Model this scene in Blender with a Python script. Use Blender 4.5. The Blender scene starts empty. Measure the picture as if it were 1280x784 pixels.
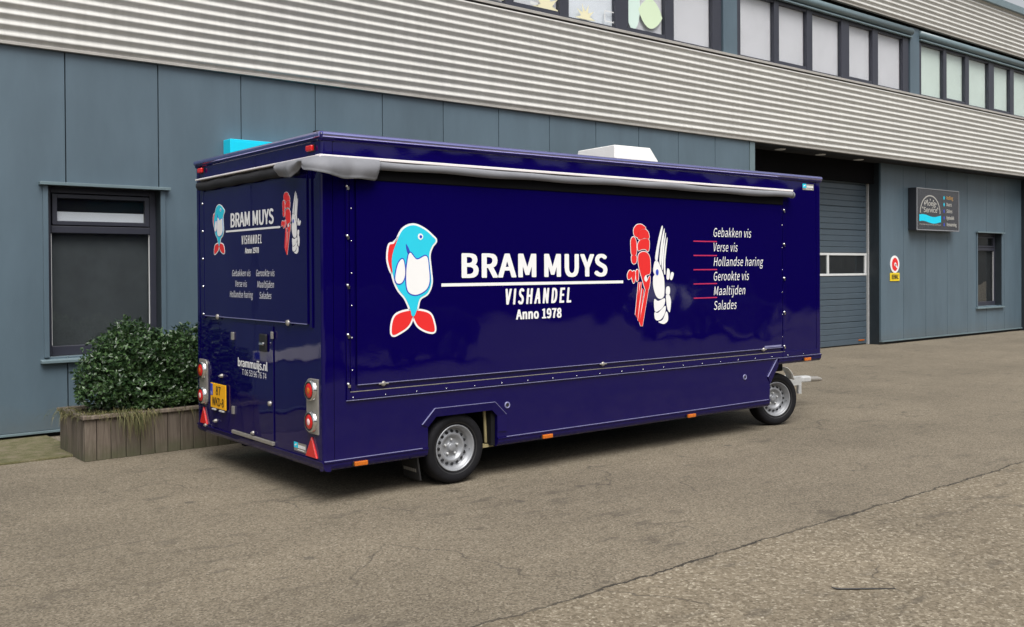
import bpy, bmesh, math, random
from mathutils import Vector, Matrix
random.seed(7)
D = bpy.data
SC = bpy.context.scene
COL = SC.collection
R = math.radians
PI = math.pi

# ------------------------------------------------------------------ camera
f_px, cy_px = 1224.884, 347.756
pitch, roll, yaw = -0.0086, -0.0061, 0.6956
fw = Vector((math.sin(yaw)*math.cos(pitch), math.cos(yaw)*math.cos(pitch), math.sin(pitch)))
rt = Vector((math.cos(yaw), -math.sin(yaw), 0)); up = rt.cross(fw)
r2 = rt*math.cos(roll) + up*math.sin(roll); u2 = up*math.cos(roll) - rt*math.sin(roll)
cam = D.cameras.new('camera'); camo = D.objects.new('camera', cam); COL.objects.link(camo)
M = Matrix((r2, u2, -fw)).transposed().to_4x4(); M.translation = Vector((0, 0, 1.8))
camo.matrix_world = M
cam.sensor_fit = 'HORIZONTAL'; cam.sensor_width = 36
cam.lens = 36*f_px/1280; cam.shift_y = -(392-cy_px)/1280
cam.clip_start = 0.05; cam.clip_end = 2000
SC.camera = camo

# ------------------------------------------------------------------ sky, sun, exposure
SUN_EL, SUN_AZ = R(58), R(205)          # azimuth clockwise from +Y: behind and left of the camera
w = D.worlds.new('World'); SC.world = w; w.use_nodes = True
nt = w.node_tree; nt.nodes.clear()
sky = nt.nodes.new('ShaderNodeTexSky'); sky.sky_type = 'NISHITA'; sky.sun_disc = False
sky.sun_elevation = SUN_EL; sky.sun_rotation = SUN_AZ; sky.dust_density = 4.0; sky.air_density = 1.0
hs = nt.nodes.new('ShaderNodeHueSaturation'); hs.inputs['Saturation'].default_value = 0.2
bg = nt.nodes.new('ShaderNodeBackground'); bg.inputs['Strength'].default_value = 0.06
wo = nt.nodes.new('ShaderNodeOutputWorld')
nt.links.new(sky.outputs[0], hs.inputs['Color']); nt.links.new(hs.outputs[0], bg.inputs[0]); nt.links.new(bg.outputs[0], wo.inputs[0])
sl = D.lights.new('sun', 'SUN'); sl.energy = 1.5; sl.angle = R(45); sl.color = (1, .97, .93)
so = D.objects.new('sun', sl); COL.objects.link(so)
sd = Vector((math.sin(SUN_AZ)*math.cos(SUN_EL), math.cos(SUN_AZ)*math.cos(SUN_EL), math.sin(SUN_EL)))
so.rotation_euler = sd.to_track_quat('Z', 'Y').to_euler()
vs = SC.view_settings
vs.view_transform = 'Standard'; vs.look = 'None'; vs.exposure = 1.36; vs.gamma = 1; vs.use_curve_mapping = False
SC.render.engine = 'CYCLES'
SC.cycles.max_bounces = 8; SC.cycles.transparent_max_bounces = 16

# ------------------------------------------------------------------ materials
def nodes(m):
    m.use_nodes = True
    t = m.node_tree
    return t, t.nodes['Principled BSDF']
def N(t, typ, **kw):
    n = t.nodes.new(typ)
    for k, v in kw.items():
        if k in n.inputs: n.inputs[k].default_value = v
        else: setattr(n, k, v)
    return n
def mix_rgb(t, fac, a, b, mode='MIX'):
    n = t.nodes.new('ShaderNodeMix'); n.data_type = 'RGBA'; n.blend_type = mode
    for sock, v in ((n.inputs[0], fac), (n.inputs[6], a), (n.inputs[7], b)):
        if hasattr(v, 'is_output'): t.links.new(v, sock)
        elif isinstance(v, (int, float)): sock.default_value = v
        else: sock.default_value = (*v, 1) if len(v) == 3 else v
    return n.outputs[2]
def ramp(t, src, stops):
    n = t.nodes.new('ShaderNodeValToRGB'); t.links.new(src, n.inputs[0])
    e = n.color_ramp.elements
    while len(e) < len(stops): e.new(.5)
    for el, (p, c) in zip(e, stops):
        el.position = p; el.color = (c, c, c, 1) if isinstance(c, (int, float)) else (*c, 1)
    return n.outputs[0]
def mth(t, op, a, b=0.0, c=None):
    n = t.nodes.new('ShaderNodeMath'); n.operation = op
    for i, v in enumerate((a, b) if c is None else (a, b, c)):
        if hasattr(v, 'is_output'): t.links.new(v, n.inputs[i])
        else: n.inputs[i].default_value = v
    return n.outputs[0]
def mat(name, col, rough=.5, metal=0.0, coat=0.0, var=0.0, vscale=6.0, bump=0.0, bscale=40.0, spec=.5, coord='Object', stretch=None, rvar=0.0):
    m = D.materials.new(name); t, b = nodes(m)
    b.inputs['Base Color'].default_value = (*col, 1); b.inputs['Roughness'].default_value = rough
    b.inputs['Metallic'].default_value = metal; b.inputs['Coat Weight'].default_value = coat
    b.inputs['Coat Roughness'].default_value = .03; b.inputs['Specular IOR Level'].default_value = spec
    tc = t.nodes.new('ShaderNodeTexCoord'); vec = tc.outputs[coord]
    if stretch:
        mp = N(t, 'ShaderNodeMapping'); mp.inputs['Scale'].default_value = stretch
        t.links.new(vec, mp.inputs[0]); vec = mp.outputs[0]
    if var:
        n = N(t, 'ShaderNodeTexNoise', Scale=vscale, Detail=6.0, Roughness=.6); t.links.new(vec, n.inputs['Vector'])
        v = ramp(t, n.outputs[0], [(.28, 1-var), (.72, 1+var*.6)])
        c = mix_rgb(t, 1.0, col, v, 'MULTIPLY'); t.links.new(c, b.inputs['Base Color'])
        if rvar:
            rr = mth(t, 'MULTIPLY_ADD', n.outputs[0], rvar, rough-rvar*.5); t.links.new(rr, b.inputs['Roughness'])
    if bump:
        n2 = N(t, 'ShaderNodeTexNoise', Scale=bscale, Detail=4.0); t.links.new(vec, n2.inputs['Vector'])
        bp = N(t, 'ShaderNodeBump', Strength=1.0, Distance=bump); t.links.new(n2.outputs[0], bp.inputs['Height']); t.links.new(bp.outputs[0], b.inputs['Normal'])
    return m

def clad_mat():
    m = mat('cladding blue grey', (.083, .122, .153), .42, spec=.5)
    t, b = m.node_tree, m.node_tree.nodes['Principled BSDF']
    tc = t.nodes.new('ShaderNodeTexCoord')
    oi = t.nodes.new('ShaderNodeObjectInfo')
    mp = N(t, 'ShaderNodeMapping'); mp.inputs['Scale'].default_value = (1.2, 1, .35); t.links.new(tc.outputs['Object'], mp.inputs[0])
    n = N(t, 'ShaderNodeTexNoise', Scale=2.2, Detail=7.0, Roughness=.62); t.links.new(mp.outputs[0], n.inputs['Vector'])
    v = ramp(t, n.outputs[0], [(.3, .88), (.7, 1.08)])
    c = mix_rgb(t, 1.0, (.083, .122, .153), v, 'MULTIPLY')
    rnd = mth(t, 'MULTIPLY_ADD', oi.outputs['Random'], .09, .955)
    c = mix_rgb(t, 1.0, c, rnd, 'MULTIPLY')
    # splash dirt on the lowest part of the sheets
    sx = t.nodes.new('ShaderNodeSeparateXYZ'); t.links.new(tc.outputs['Object'], sx.inputs[0])
    n3 = N(t, 'ShaderNodeTexNoise', Scale=9.0, Detail=5.0); t.links.new(tc.outputs['Object'], n3.inputs['Vector'])
    hgt = mth(t, 'ADD', sx.outputs[2], mth(t, 'MULTIPLY', n3.outputs[0], .35))
    d = ramp(t, hgt, [(.2, .35), (.55, 0.0)])
    c = mix_rgb(t, d, c, (.10, .10, .085)); t.links.new(c, b.inputs['Base Color'])
    # vertical streaks in the gloss and slight oil-canning
    mp2 = N(t, 'ShaderNodeMapping'); mp2.inputs['Scale'].default_value = (22, 22, .8); t.links.new(tc.outputs['Object'], mp2.inputs[0])
    n2 = N(t, 'ShaderNodeTexNoise', Scale=1.0, Detail=3.0); t.links.new(mp2.outputs[0], n2.inputs['Vector'])
    t.links.new(mth(t, 'MULTIPLY_ADD', n2.outputs[0], .14, .34), b.inputs['Roughness'])
    n4 = N(t, 'ShaderNodeTexNoise', Scale=1.1, Detail=1.0); t.links.new(tc.outputs['Object'], n4.inputs['Vector'])
    n5 = N(t, 'ShaderNodeTexNoise', Scale=160.0, Detail=2.0); t.links.new(tc.outputs['Object'], n5.inputs['Vector'])
    h = mth(t, 'MULTIPLY_ADD', n5.outputs[0], .012, n4.outputs[0])
    bp = N(t, 'ShaderNodeBump', Strength=1.0, Distance=.012); t.links.new(h, bp.inputs['Height']); t.links.new(bp.outputs[0], b.inputs['Normal'])
    return m
def paint_mat():
    m = mat('navy lacquer', (.0026, .0007, .058), .5, coat=.75, spec=0.0)
    t, b = m.node_tree, m.node_tree.nodes['Principled BSDF']
    b.inputs['Coat Roughness'].default_value = .035; b.inputs['Coat IOR'].default_value = 1.5
    tc = t.nodes.new('ShaderNodeTexCoord')
    n = N(t, 'ShaderNodeTexNoise', Scale=1.3, Detail=2.0); t.links.new(tc.outputs['Object'], n.inputs['Vector'])
    n2 = N(t, 'ShaderNodeTexNoise', Scale=70.0, Detail=1.0); t.links.new(tc.outputs['Object'], n2.inputs['Vector'])
    h = mth(t, 'MULTIPLY_ADD', n2.outputs[0], .008, n.outputs[0])
    bp = N(t, 'ShaderNodeBump', Strength=1.0, Distance=.010); t.links.new(h, bp.inputs['Height'])
    t.links.new(bp.outputs[0], b.inputs['Coat Normal'])
    # thin film of road dust low down
    sx = t.nodes.new('ShaderNodeSeparateXYZ'); t.links.new(tc.outputs['Object'], sx.inputs[0])
    n3 = N(t, 'ShaderNodeTexNoise', Scale=5.0, Detail=6.0); t.links.new(tc.outputs['Object'], n3.inputs['Vector'])
    hh = mth(t, 'ADD', sx.outputs[2], mth(t, 'MULTIPLY', n3.outputs[0], .7))
    d = ramp(t, hh, [(.5, .06), (1.15, 0.0)])
    t.links.new(mix_rgb(t, d, (.0026, .0007, .058), (.10, .07, .11)), b.inputs['Base Color'])
    return m
def asphalt_mat():
    m = D.materials.new('worn asphalt'); t, b = nodes(m)
    g = t.nodes.new('ShaderNodeNewGeometry'); P = g.outputs['Position']
    sx = t.nodes.new('ShaderNodeSeparateXYZ'); t.links.new(P, sx.inputs[0])
    def noise(s, det=4.0, rough=.5, vec=P):
        n = N(t, 'ShaderNodeTexNoise', Scale=s, Detail=det, Roughness=rough); t.links.new(vec, n.inputs['Vector']); return n.outputs[0]
    def voro(s, out='Color', feat='F1'):
        n = N(t, 'ShaderNodeTexVoronoi', Scale=s); n.feature = feat; t.links.new(P, n.inputs['Vector']); return n.outputs[out]
    # seam running parallel to the building, wandering a little
    wob = mth(t, 'ADD', mth(t, 'MULTIPLY', mth(t, 'SUBTRACT', noise(4.0, 9.0, .78), .5), .17), mth(t, 'MULTIPLY', mth(t, 'SUBTRACT', noise(.5, 2.0), .5), .10))
    dist = mth(t, 'SUBTRACT', mth(t, 'ADD', sx.outputs[1], wob), 3.905)
    near = ramp(t, mth(t, 'MULTIPLY_ADD', dist, 8.0, .5), [(.35, 1.0), (.6, 0.0)])
    gr1 = t.nodes.new('ShaderNodeSeparateColor'); t.links.new(voro(95.0), gr1.inputs[0])
    gr2 = t.nodes.new('ShaderNodeSeparateColor'); t.links.new(voro(52.0), gr2.inputs[0])
    fine = mth(t, 'ADD', mth(t, 'MULTIPLY', gr1.outputs[0], .55), mth(t, 'MULTIPLY', noise(260, 2.0), .45))
    coarse = mth(t, 'ADD', mth(t, 'MULTIPLY', gr2.outputs[0], .6), mth(t, 'MULTIPLY', gr1.outputs[1], .4))
    c_far = ramp(t, fine, [(.20, (.078, .064, .045)), (.42, (.142, .119, .086)), (.62, (.175, .148, .108)), (.74, (.218, .188, .141)), (.86, (.34, .302, .238))])
    c_near = ramp(t, coarse, [(.10, (.100, .080, .054)), (.40, (.162, .134, .094)), (.70, (.208, .175, .126)), (.86, (.30, .262, .198)), (.98, (.42, .38, .30))])
    c = mix_rgb(t, near, c_far, c_near)
    # broad worn patches and faint tyre sweeps
    big = ramp(t, noise(.42, 9.0, .70), [(.32, .80), (.68, 1.15)])
    c = mix_rgb(t, 1.0, c, big, 'MULTIPLY')
    mp = N(t, 'ShaderNodeMapping'); mp.inputs['Scale'].default_value = (.22, 1.5, 1); mp.inputs['Rotation'].default_value = (0, 0, .25); t.links.new(P, mp.inputs[0])
    sw = ramp(t, noise(1.0, 5.0, .6, mp.outputs[0]), [(.32, .93), (.66, 1.04)])
    c = mix_rgb(t, 1.0, c, sw, 'MULTIPLY')
    # small oil and gum spots
    sp = ramp(t, mth(t, 'MULTIPLY_ADD', noise(14, 3.0), .10, voro(1.7, 'Distance')), [(.10, 1.0), (.15, 0.0)])
    sp = mth(t, 'MULTIPLY', sp, ramp(t, noise(7, 3.0), [(.40, 0.0), (.52, .6)]))
    c = mix_rgb(t, sp, c, (.045, .040, .034))
    mpb = N(t, 'ShaderNodeMapping'); mpb.inputs['Scale'].default_value = (1.0, 2.6, 1); t.links.new(P, mpb.inputs[0])
    bl = mth(t, 'MULTIPLY', ramp(t, noise(2.4, 5.0, .6, mpb.outputs[0]), [(.555, 0.0), (.66, .50)]), ramp(t, noise(.7, 2.0), [(.40, 0.0), (.56, 1.0)]))
    c = mix_rgb(t, bl, c, (.060, .051, .040))
    lt = ramp(t, voro(6.0, 'Distance'), [(.02, .8), (.035, 0.0)]); c = mix_rgb(t, mth(t, 'MULTIPLY', lt, mth(t, 'GREATER_THAN', noise(11, 1.0), .6)), c, (.40, .37, .32))
    # hairline cracks that come and go
    dn = N(t, 'ShaderNodeVectorMath'); dn.operation = 'ADD'
    nn = N(t, 'ShaderNodeTexNoise', Scale=2.5, Detail=5.0); t.links.new(P, nn.inputs['Vector'])
    sc = N(t, 'ShaderNodeVectorMath'); sc.operation = 'SCALE'; sc.inputs['Scale'].default_value = .5; t.links.new(nn.outputs['Color'], sc.inputs[0])
    t.links.new(P, dn.inputs[0]); t.links.new(sc.outputs[0], dn.inputs[1])
    vc = N(t, 'ShaderNodeTexVoronoi', Scale=.55); vc.feature = 'DISTANCE_TO_EDGE'; t.links.new(dn.outputs[0], vc.inputs['Vector'])
    hl = mth(t, 'MULTIPLY', ramp(t, vc.outputs['Distance'], [(.0015, 1.0), (.0055, 0.0)]), ramp(t, noise(.9, 3.0), [(.50, 0.0), (.60, .7)]))
    c = mix_rgb(t, hl, c, (.035, .030, .025))
    wid = mth(t, 'MULTIPLY_ADD', noise(9, 4.0), .026, -.004)
    ck = mth(t, 'LESS_THAN', mth(t, 'ABSOLUTE', dist), wid)
    ckf = mth(t, 'MULTIPLY', ck, ramp(t, noise(2.2, 3.0), [(.30, .45), (.5, .95)]))
    c = mix_rgb(t, ckf, c, (.030, .026, .021))
    t.links.new(c, b.inputs['Base Color'])
    b.inputs['Roughness'].default_value = .82; b.inputs['Specular IOR Level'].default_value = .35
    hgt = mth(t, 'SUBTRACT', mth(t, 'ADD', mth(t, 'MULTIPLY', gr1.outputs[2], .5), mth(t, 'MULTIPLY', coarse, near)), mth(t, 'MULTIPLY', ckf, 3.0))
    bp = N(t, 'ShaderNodeBump', Strength=.8, Distance=.004); t.links.new(hgt, bp.inputs['Height']); t.links.new(bp.outputs[0], b.inputs['Normal'])
    return m
def corr_mat():
    m = mat('corrugated aluminium', (.52, .515, .49), .42, spec=.4)
    t, b = m.node_tree, m.node_tree.nodes['Principled BSDF']
    tc = t.nodes.new('ShaderNodeTexCoord')
    mp = N(t, 'ShaderNodeMapping'); mp.inputs['Scale'].default_value = (.5, 3, 6); t.links.new(tc.outputs['Object'], mp.inputs[0])
    n = N(t, 'ShaderNodeTexNoise', Scale=1.5, Detail=6.0, Roughness=.65); t.links.new(mp.outputs[0], n.inputs['Vector'])
    mp2 = N(t, 'ShaderNodeMapping'); mp2.inputs['Scale'].default_value = (7, 1, .5); t.links.new(tc.outputs['Object'], mp2.inputs[0])
    n2 = N(t, 'ShaderNodeTexNoise', Scale=1.5, Detail=6.0, Roughness=.65); t.links.new(mp2.outputs[0], n2.inputs['Vector'])
    v = mth(t, 'MULTIPLY', ramp(t, n.outputs[0], [(.3, .9), (.7, 1.06)]), ramp(t, n2.outputs[0], [(.3, .9), (.65, 1.04)]))
    t.links.new(mix_rgb(t, 1.0, (.52, .515, .49), v, 'MULTIPLY'), b.inputs['Base Color'])
    return m
def wood_mat():
    m = mat('weathered planter wood', (.2, .16, .12), .8)
    t, b = m.node_tree, m.node_tree.nodes['Principled BSDF']
    tc = t.nodes.new('ShaderNodeTexCoord'); oi = t.nodes.new('ShaderNodeObjectInfo')
    ad = N(t, 'ShaderNodeVectorMath'); ad.operation = 'ADD'
    cb = t.nodes.new('ShaderNodeCombineXYZ'); t.links.new(mth(t, 'MULTIPLY', oi.outputs['Random'], 37.0), cb.inputs[0])
    t.links.new(tc.outputs['Object'], ad.inputs[0]); t.links.new(cb.outputs[0], ad.inputs[1])
    mp = N(t, 'ShaderNodeMapping'); mp.inputs['Scale'].default_value = (30, 30, 2.2); t.links.new(ad.outputs[0], mp.inputs[0])
    n = N(t, 'ShaderNodeTexNoise', Scale=1.0, Detail=6.0, Roughness=.65, Distortion=.6); t.links.new(mp.outputs[0], n.inputs['Vector'])
    c = ramp(t, n.outputs[0], [(.25, (.060, .044, .032)), (.5, (.115, .091, .070)), (.75, (.175, .145, .116))])
    tone = mth(t, 'MULTIPLY_ADD', oi.outputs['Random'], .5, .72)
    c = mix_rgb(t, 1.0, c, tone, 'MULTIPLY')
    sx = t.nodes.new('ShaderNodeSeparateXYZ'); t.links.new(tc.outputs['Object'], sx.inputs[0])
    n3 = N(t, 'ShaderNodeTexNoise', Scale=8.0, Detail=5.0); t.links.new(ad.outputs[0], n3.inputs['Vector'])
    g = ramp(t, mth(t, 'MULTIPLY_ADD', n3.outputs[0], .4, sx.outputs[2]), [(.17, .75), (.38, 0.0)])
    c = mix_rgb(t, g, c, (.060, .065, .030)); t.links.new(c, b.inputs['Base Color'])
    bp = N(t, 'ShaderNodeBump', Strength=.7, Distance=.004); t.links.new(n.outputs[0], bp.inputs['Height']); t.links.new(bp.outputs[0], b.inputs['Normal'])
    return m
def moss_mat():
    m = mat('mossy paving', (.2, .2, .1), .95)
    t, b = m.node_tree, m.node_tree.nodes['Principled BSDF']
    g = t.nodes.new('ShaderNodeNewGeometry'); P = g.outputs['Position']
    n = N(t, 'ShaderNodeTexNoise', Scale=7.0, Detail=7.0, Roughness=.7); t.links.new(P, n.inputs['Vector'])
    n2 = N(t, 'ShaderNodeTexNoise', Scale=60.0, Detail=3.0); t.links.new(P, n2.inputs['Vector'])
    c = ramp(t, mth(t, 'ADD', mth(t, 'MULTIPLY', n.outputs[0], .7), mth(t, 'MULTIPLY', n2.outputs[0], .3)),
             [(.30, (.040, .042, .016)), (.46, (.090, .085, .035)), (.58, (.135, .115, .070)), (.72, (.18, .155, .12))])
    t.links.new(c, b.inputs['Base Color'])
    bp = N(t, 'ShaderNodeBump', Strength=.9, Distance=.015); t.links.new(n2.outputs[0], bp.inputs['Height']); t.links.new(bp.outputs[0], b.inputs['Normal'])
    return m
def leaf_mat(name, dark, light, rough=.35):
    m = D.materials.new(name); t, b = nodes(m)
    g = t.nodes.new('ShaderNodeNewGeometry')
    c = ramp(t, g.outputs['Random Per Island'], [(.0, dark), (.75, tuple((x+y)/2 for x, y in zip(dark, light))), (1.0, light)])
    t.links.new(c, b.inputs['Base Color']); b.inputs['Roughness'].default_value = rough
    b.inputs['Specular IOR Level'].default_value = .5
    tr = t.nodes.new('ShaderNodeBsdfTranslucent'); t.links.new(c, tr.inputs[0])
    mx = t.nodes.new('ShaderNodeMixShader'); mx.inputs[0].default_value = .18
    out = t.nodes['Material Output']
    t.links.new(b.outputs[0], mx.inputs[1]); t.links.new(tr.outputs[0], mx.inputs[2]); t.links.new(mx.outputs[0], out.inputs[0])
    return m
def glass_mat(name, tint=(.93, .95, .95), ior=1.5, rough=.0):
    m = D.materials.new(name); m.use_nodes = True; t = m.node_tree; t.nodes.clear()
    lw = N(t, 'ShaderNodeLayerWeight', Blend=.5)
    frs = mth(t, 'MULTIPLY_ADD', mth(t, 'POWER', lw.outputs['Facing'], 5.0), .9, .05)
    tp = t.nodes.new('ShaderNodeBsdfTransparent'); tp.inputs[0].default_value = (*tint, 1)
    gl = t.nodes.new('ShaderNodeBsdfGlossy'); gl.inputs['Roughness'].default_value = rough
    tc = t.nodes.new('ShaderNodeTexCoord'); n = N(t, 'ShaderNodeTexNoise', Scale=.9, Detail=1.0); t.links.new(tc.outputs['Object'], n.inputs['Vector'])
    bp = N(t, 'ShaderNodeBump', Strength=1.0, Distance=.006); t.links.new(n.outputs[0], bp.inputs['Height']); t.links.new(bp.outputs[0], gl.inputs['Normal'])
    mx = t.nodes.new('ShaderNodeMixShader'); o = t.nodes.new('ShaderNodeOutputMaterial')
    t.links.new(frs, mx.inputs[0]); t.links.new(tp.outputs[0], mx.inputs[1]); t.links.new(gl.outputs[0], mx.inputs[2]); t.links.new(mx.outputs[0], o.inputs[0])
    return m
MT = dict(
    clad=clad_mat(), paint=paint_mat(), asphalt=asphalt_mat(), corr=corr_mat(), wood=wood_mat(), moss=moss_mat(),
    trimgrey=mat('flashing grey', (.13, .18, .20), .35, var=.1),
    drip=mat('aluminium drip edge', (.42, .40, .37), .45, metal=.3, var=.15),
    frame=mat('window frame dark', (.030, .032, .046), .4, var=.1, vscale=3),
    dark=mat('dark void', (.012, .013, .016), .8),
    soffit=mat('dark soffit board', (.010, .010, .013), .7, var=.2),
    door=mat('sectional door paint', (.058, .082, .105), .45, var=.08, vscale=3, bump=.0006, bscale=250),
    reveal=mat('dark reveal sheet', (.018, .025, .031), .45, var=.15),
    white=mat('white coated aluminium', (.62, .63, .63), .4, var=.06),
    decal=mat('white vinyl', (.80, .80, .80), .4, var=.02), red=mat('red vinyl', (.72, .022, .022), .4, var=.03),
    cyan=mat('cyan vinyl', (.02, .55, .72), .4, var=.03), dblue=mat('blue vinyl', (.03, .06, .45), .4), crimson=mat('crimson line vinyl', (.5, .02, .09), .4),
    black=mat('black plastic', (.013, .013, .014), .5, var=.2), rubber=mat('tyre rubber', (.006, .006, .008), .75, spec=.25, var=.3, vscale=20, bump=.001, bscale=200),
    steel=mat('silver wheel paint', (.30, .31, .33), .38, metal=.35, var=.1, vscale=20), chrome=mat('chrome', (.7, .7, .7), .18, metal=1.0),
    alu=mat('brushed plate', (.36, .34, .31), .38, metal=.5, var=.12, vscale=30), galv=mat('galvanised steel', (.55, .56, .56), .5, metal=.3, var=.15, vscale=25),
    trim_highlight=mat('pale trim and highlight', (.21, .21, .38), .3, var=.1), lacqrail=mat('metallic navy rail', (.42, .42, .80), .22, metal=1.0, var=.1, vscale=3),
    awhite=mat('awning rail white', (.80, .76, .76), .4, var=.05), cloth=mat('grey awning cloth', (.19, .195, .215), .75, var=.10, vscale=5, bump=.0008, bscale=500),
    cloth_shaded=mat('shaded awning cloth', (.016, .016, .02), .8, var=.2, vscale=5),  # awning cloth with the shade of the rear put into its colour
    lensred=mat('red lens', (.60, .008, .008), .3, coat=.4), lensorange=mat('amber lens', (.55, .13, .004), .2, coat=1.0, var=.25, vscale=60), lensclear=mat('clear lens', (.85, .6, .6), .15, coat=1.0),
    yellow=mat('yellow plate', (.85, .42, .01), .4, var=.03), signyellow=mat('yellow sign', (.75, .55, .01), .5),
    frp=mat('white plastic roof unit', (.82, .81, .78), .4, var=.05), chassis=mat('black chassis', (.007, .007, .008), .8, spec=.2, var=.3),
    signface=mat('anthracite sign face', (.045, .047, .055), .25, coat=.3, var=.15), signside=mat('sign case', (.018, .020, .026), .4), signframe=mat('sign frame', (.30, .31, .33), .4, metal=.3),
    text_grey=mat('sign lettering grey', (.42, .41, .38), .5), text_orange=mat('sign lettering orange', (.45, .27, .10), .5),
    sigcyan=mat('turquoise sign panel', (.0, .60, .82), .35, var=.03),
    void=mat('matt black shade', (.004, .004, .005), .9, spec=.1),
    blind=mat('dark screen blind', (.055, .060, .065), .6, var=.25, vscale=4, bump=.001, bscale=300),
    blind_l=mat('lilac white blind', (.74, .69, .73), .8, var=.06, vscale=1.5), blind_g=mat('pale green blind', (.74, .80, .74), .8, var=.06, vscale=1.5), blind_w=mat('white curtain', (.85, .84, .90), .8, var=.05, vscale=2),
    glass=glass_mat('window glass'), soil=mat('planter soil', (.03, .024, .018), .95, var=.4, vscale=20, bump=.01, bscale=40),
    leaf=leaf_mat('shrub leaf', (.012, .034, .012), (.085, .155, .055), .30), leaf2=leaf_mat('ground cover leaf', (.014, .035, .010), (.070, .125, .035), .4), grass=leaf_mat('dry grass', (.06, .075, .02), (.24, .20, .09), .7),
    bark=mat('bark', (.05, .038, .028), .9, var=.3, vscale=30), brick=mat('dark brown brickwork', (.05, .036, .03), .85, var=.3, vscale=8),
    brass=mat('yellowed strut', (.32, .27, .14), .5, var=.2), green=mat('leaf film green', (.58, .70, .50), .6), film_y=mat('flower film yellow', (.68, .64, .44), .6), film_g=mat('mint film', (.56, .70, .64), .6),
)

# ------------------------------------------------------------------ mesh helpers
class MB:
    def __init__(s): s.v = []; s.f = []; s.sm = []
    def add(s, vs, fs, smooth=False):
        o = len(s.v); s.v += [tuple(v) for v in vs]
        for q in fs: s.f.append(tuple(i+o for i in q)); s.sm.append(smooth)
        return s
    def box(s, x0, x1, y0, y1, z0, z1):
        return s.add([(x0,y0,z0),(x1,y0,z0),(x1,y1,z0),(x0,y1,z0),(x0,y0,z1),(x1,y0,z1),(x1,y1,z1),(x0,y1,z1)],
                     [(0,3,2,1),(4,5,6,7),(0,1,5,4),(1,2,6,5),(2,3,7,6),(3,0,4,7)])
    def prism(s, poly, y0, y1, plane='xz'):
        # polygon in a plane, extruded along the third axis from y0 to y1
        n = len(poly)
        P = {'xz': lambda p, y: (p[0], y, p[1]), 'yz': lambda p, y: (y, p[0], p[1]), 'xy': lambda p, y: (p[0], p[1], y)}[plane]
        vs = [P(p, y0) for p in poly] + [P(p, y1) for p in poly]
        fs = [tuple(range(n)), tuple(range(2*n-1, n-1, -1))] + [(i, i+n, (i+1) % n+n, (i+1) % n) for i in range(n)]
        return s.add(vs, fs)
    def tube(s, pts, r, n=8, caps=True):
        pts = [Vector(p) for p in pts]; rings = []
        rs = r if isinstance(r, (list, tuple)) else [r]*len(pts)
        for i, p in enumerate(pts):
            d = (pts[min(i+1, len(pts)-1)]-pts[max(i-1, 0)]).normalized()
            a = d.orthogonal().normalized() if i == 0 else (rings[-1][1]-d*rings[-1][1].dot(d)).normalized()
            b = d.cross(a); rings.append(([p+(a*math.cos(2*PI*k/n)+b*math.sin(2*PI*k/n))*rs[i] for k in range(n)], a))
        vs = [v for q, _ in rings for v in q]
        fs = [(i*n+k, i*n+(k+1) % n, (i+1)*n+(k+1) % n, (i+1)*n+k) for i in range(len(pts)-1) for k in range(n)]
        s.add(vs, fs, True)
        if caps: s.add(rings[0][0], [tuple(range(n-1, -1, -1))]); s.add(rings[-1][0], [tuple(range(n))])
        return s
    def lathe(s, prof, n=48, axis='y', c=(0,0,0), smooth=True):
        # profile (r, h) turned round an axis
        vs = []
        for r, h in prof:
            for k in range(n):
                a = 2*PI*k/n; p, q = r*math.cos(a), r*math.sin(a)
                vs.append({'y': (c[0]+p, c[1]+h, c[2]+q), 'x': (c[0]+h, c[1]+p, c[2]+q), 'z': (c[0]+p, c[1]+q, c[2]+h)}[axis])
        m = len(prof)
        fs = [(i*n+k, i*n+(k+1) % n, (i+1)*n+(k+1) % n, (i+1)*n+k) for i in range(m-1) for k in range(n)]
        return s.add(vs, fs, smooth)
    def build(s, name, m, parent=None, bevel=0, loc=None, seg=2, fix=True):
        me = D.meshes.new(name); me.from_pydata(s.v, [], s.f)
        me.polygons.foreach_set('use_smooth', s.sm)
        if fix:
            bm = bmesh.new(); bm.from_mesh(me); bmesh.ops.recalc_face_normals(bm, faces=bm.faces); bm.to_mesh(me); bm.free()
        me.materials.append(MT[m] if isinstance(m, str) else m)
        o = D.objects.new(name, me); COL.objects.link(o)
        if parent: o.parent = parent
        if loc: o.location = loc
        if bevel:
            b = o.modifiers.new('bevel', 'BEVEL'); b.width = bevel; b.segments = seg; b.limit_method = 'ANGLE'; b.angle_limit = R(35); b.harden_normals = False
        return o
def bx(name, m, parent, x0, x1, y0, y1, z0, z1, bevel=0): return MB().box(x0, x1, y0, y1, z0, z1).build(name, m, parent, bevel)
def empty(name, loc=(0,0,0), rz=0):
    o = D.objects.new(name, None); COL.objects.link(o); o.location = loc; o.rotation_euler = (0, 0, rz); o.empty_display_size = .2; return o
def tag(o, label=None, cat=None, group=None, kind=None):
    for k, v in (('label', label), ('category', cat), ('group', group), ('kind', kind)):
        if v: o[k] = v
    return o
def catmull(pts, n=6):
    out = []; L = len(pts)
    for i in range(L):
        p0, p1, p2, p3 = (Vector(pts[(i+j-1) % L]) for j in range(4))
        for k in range(n):
            t = k/n
            out.append(tuple(.5*((2*p1)+(p2-p0)*t+(2*p0-5*p1+4*p2-p3)*t*t+(3*p1-p0-3*p2+p3)*t**3)))
    return out
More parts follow.
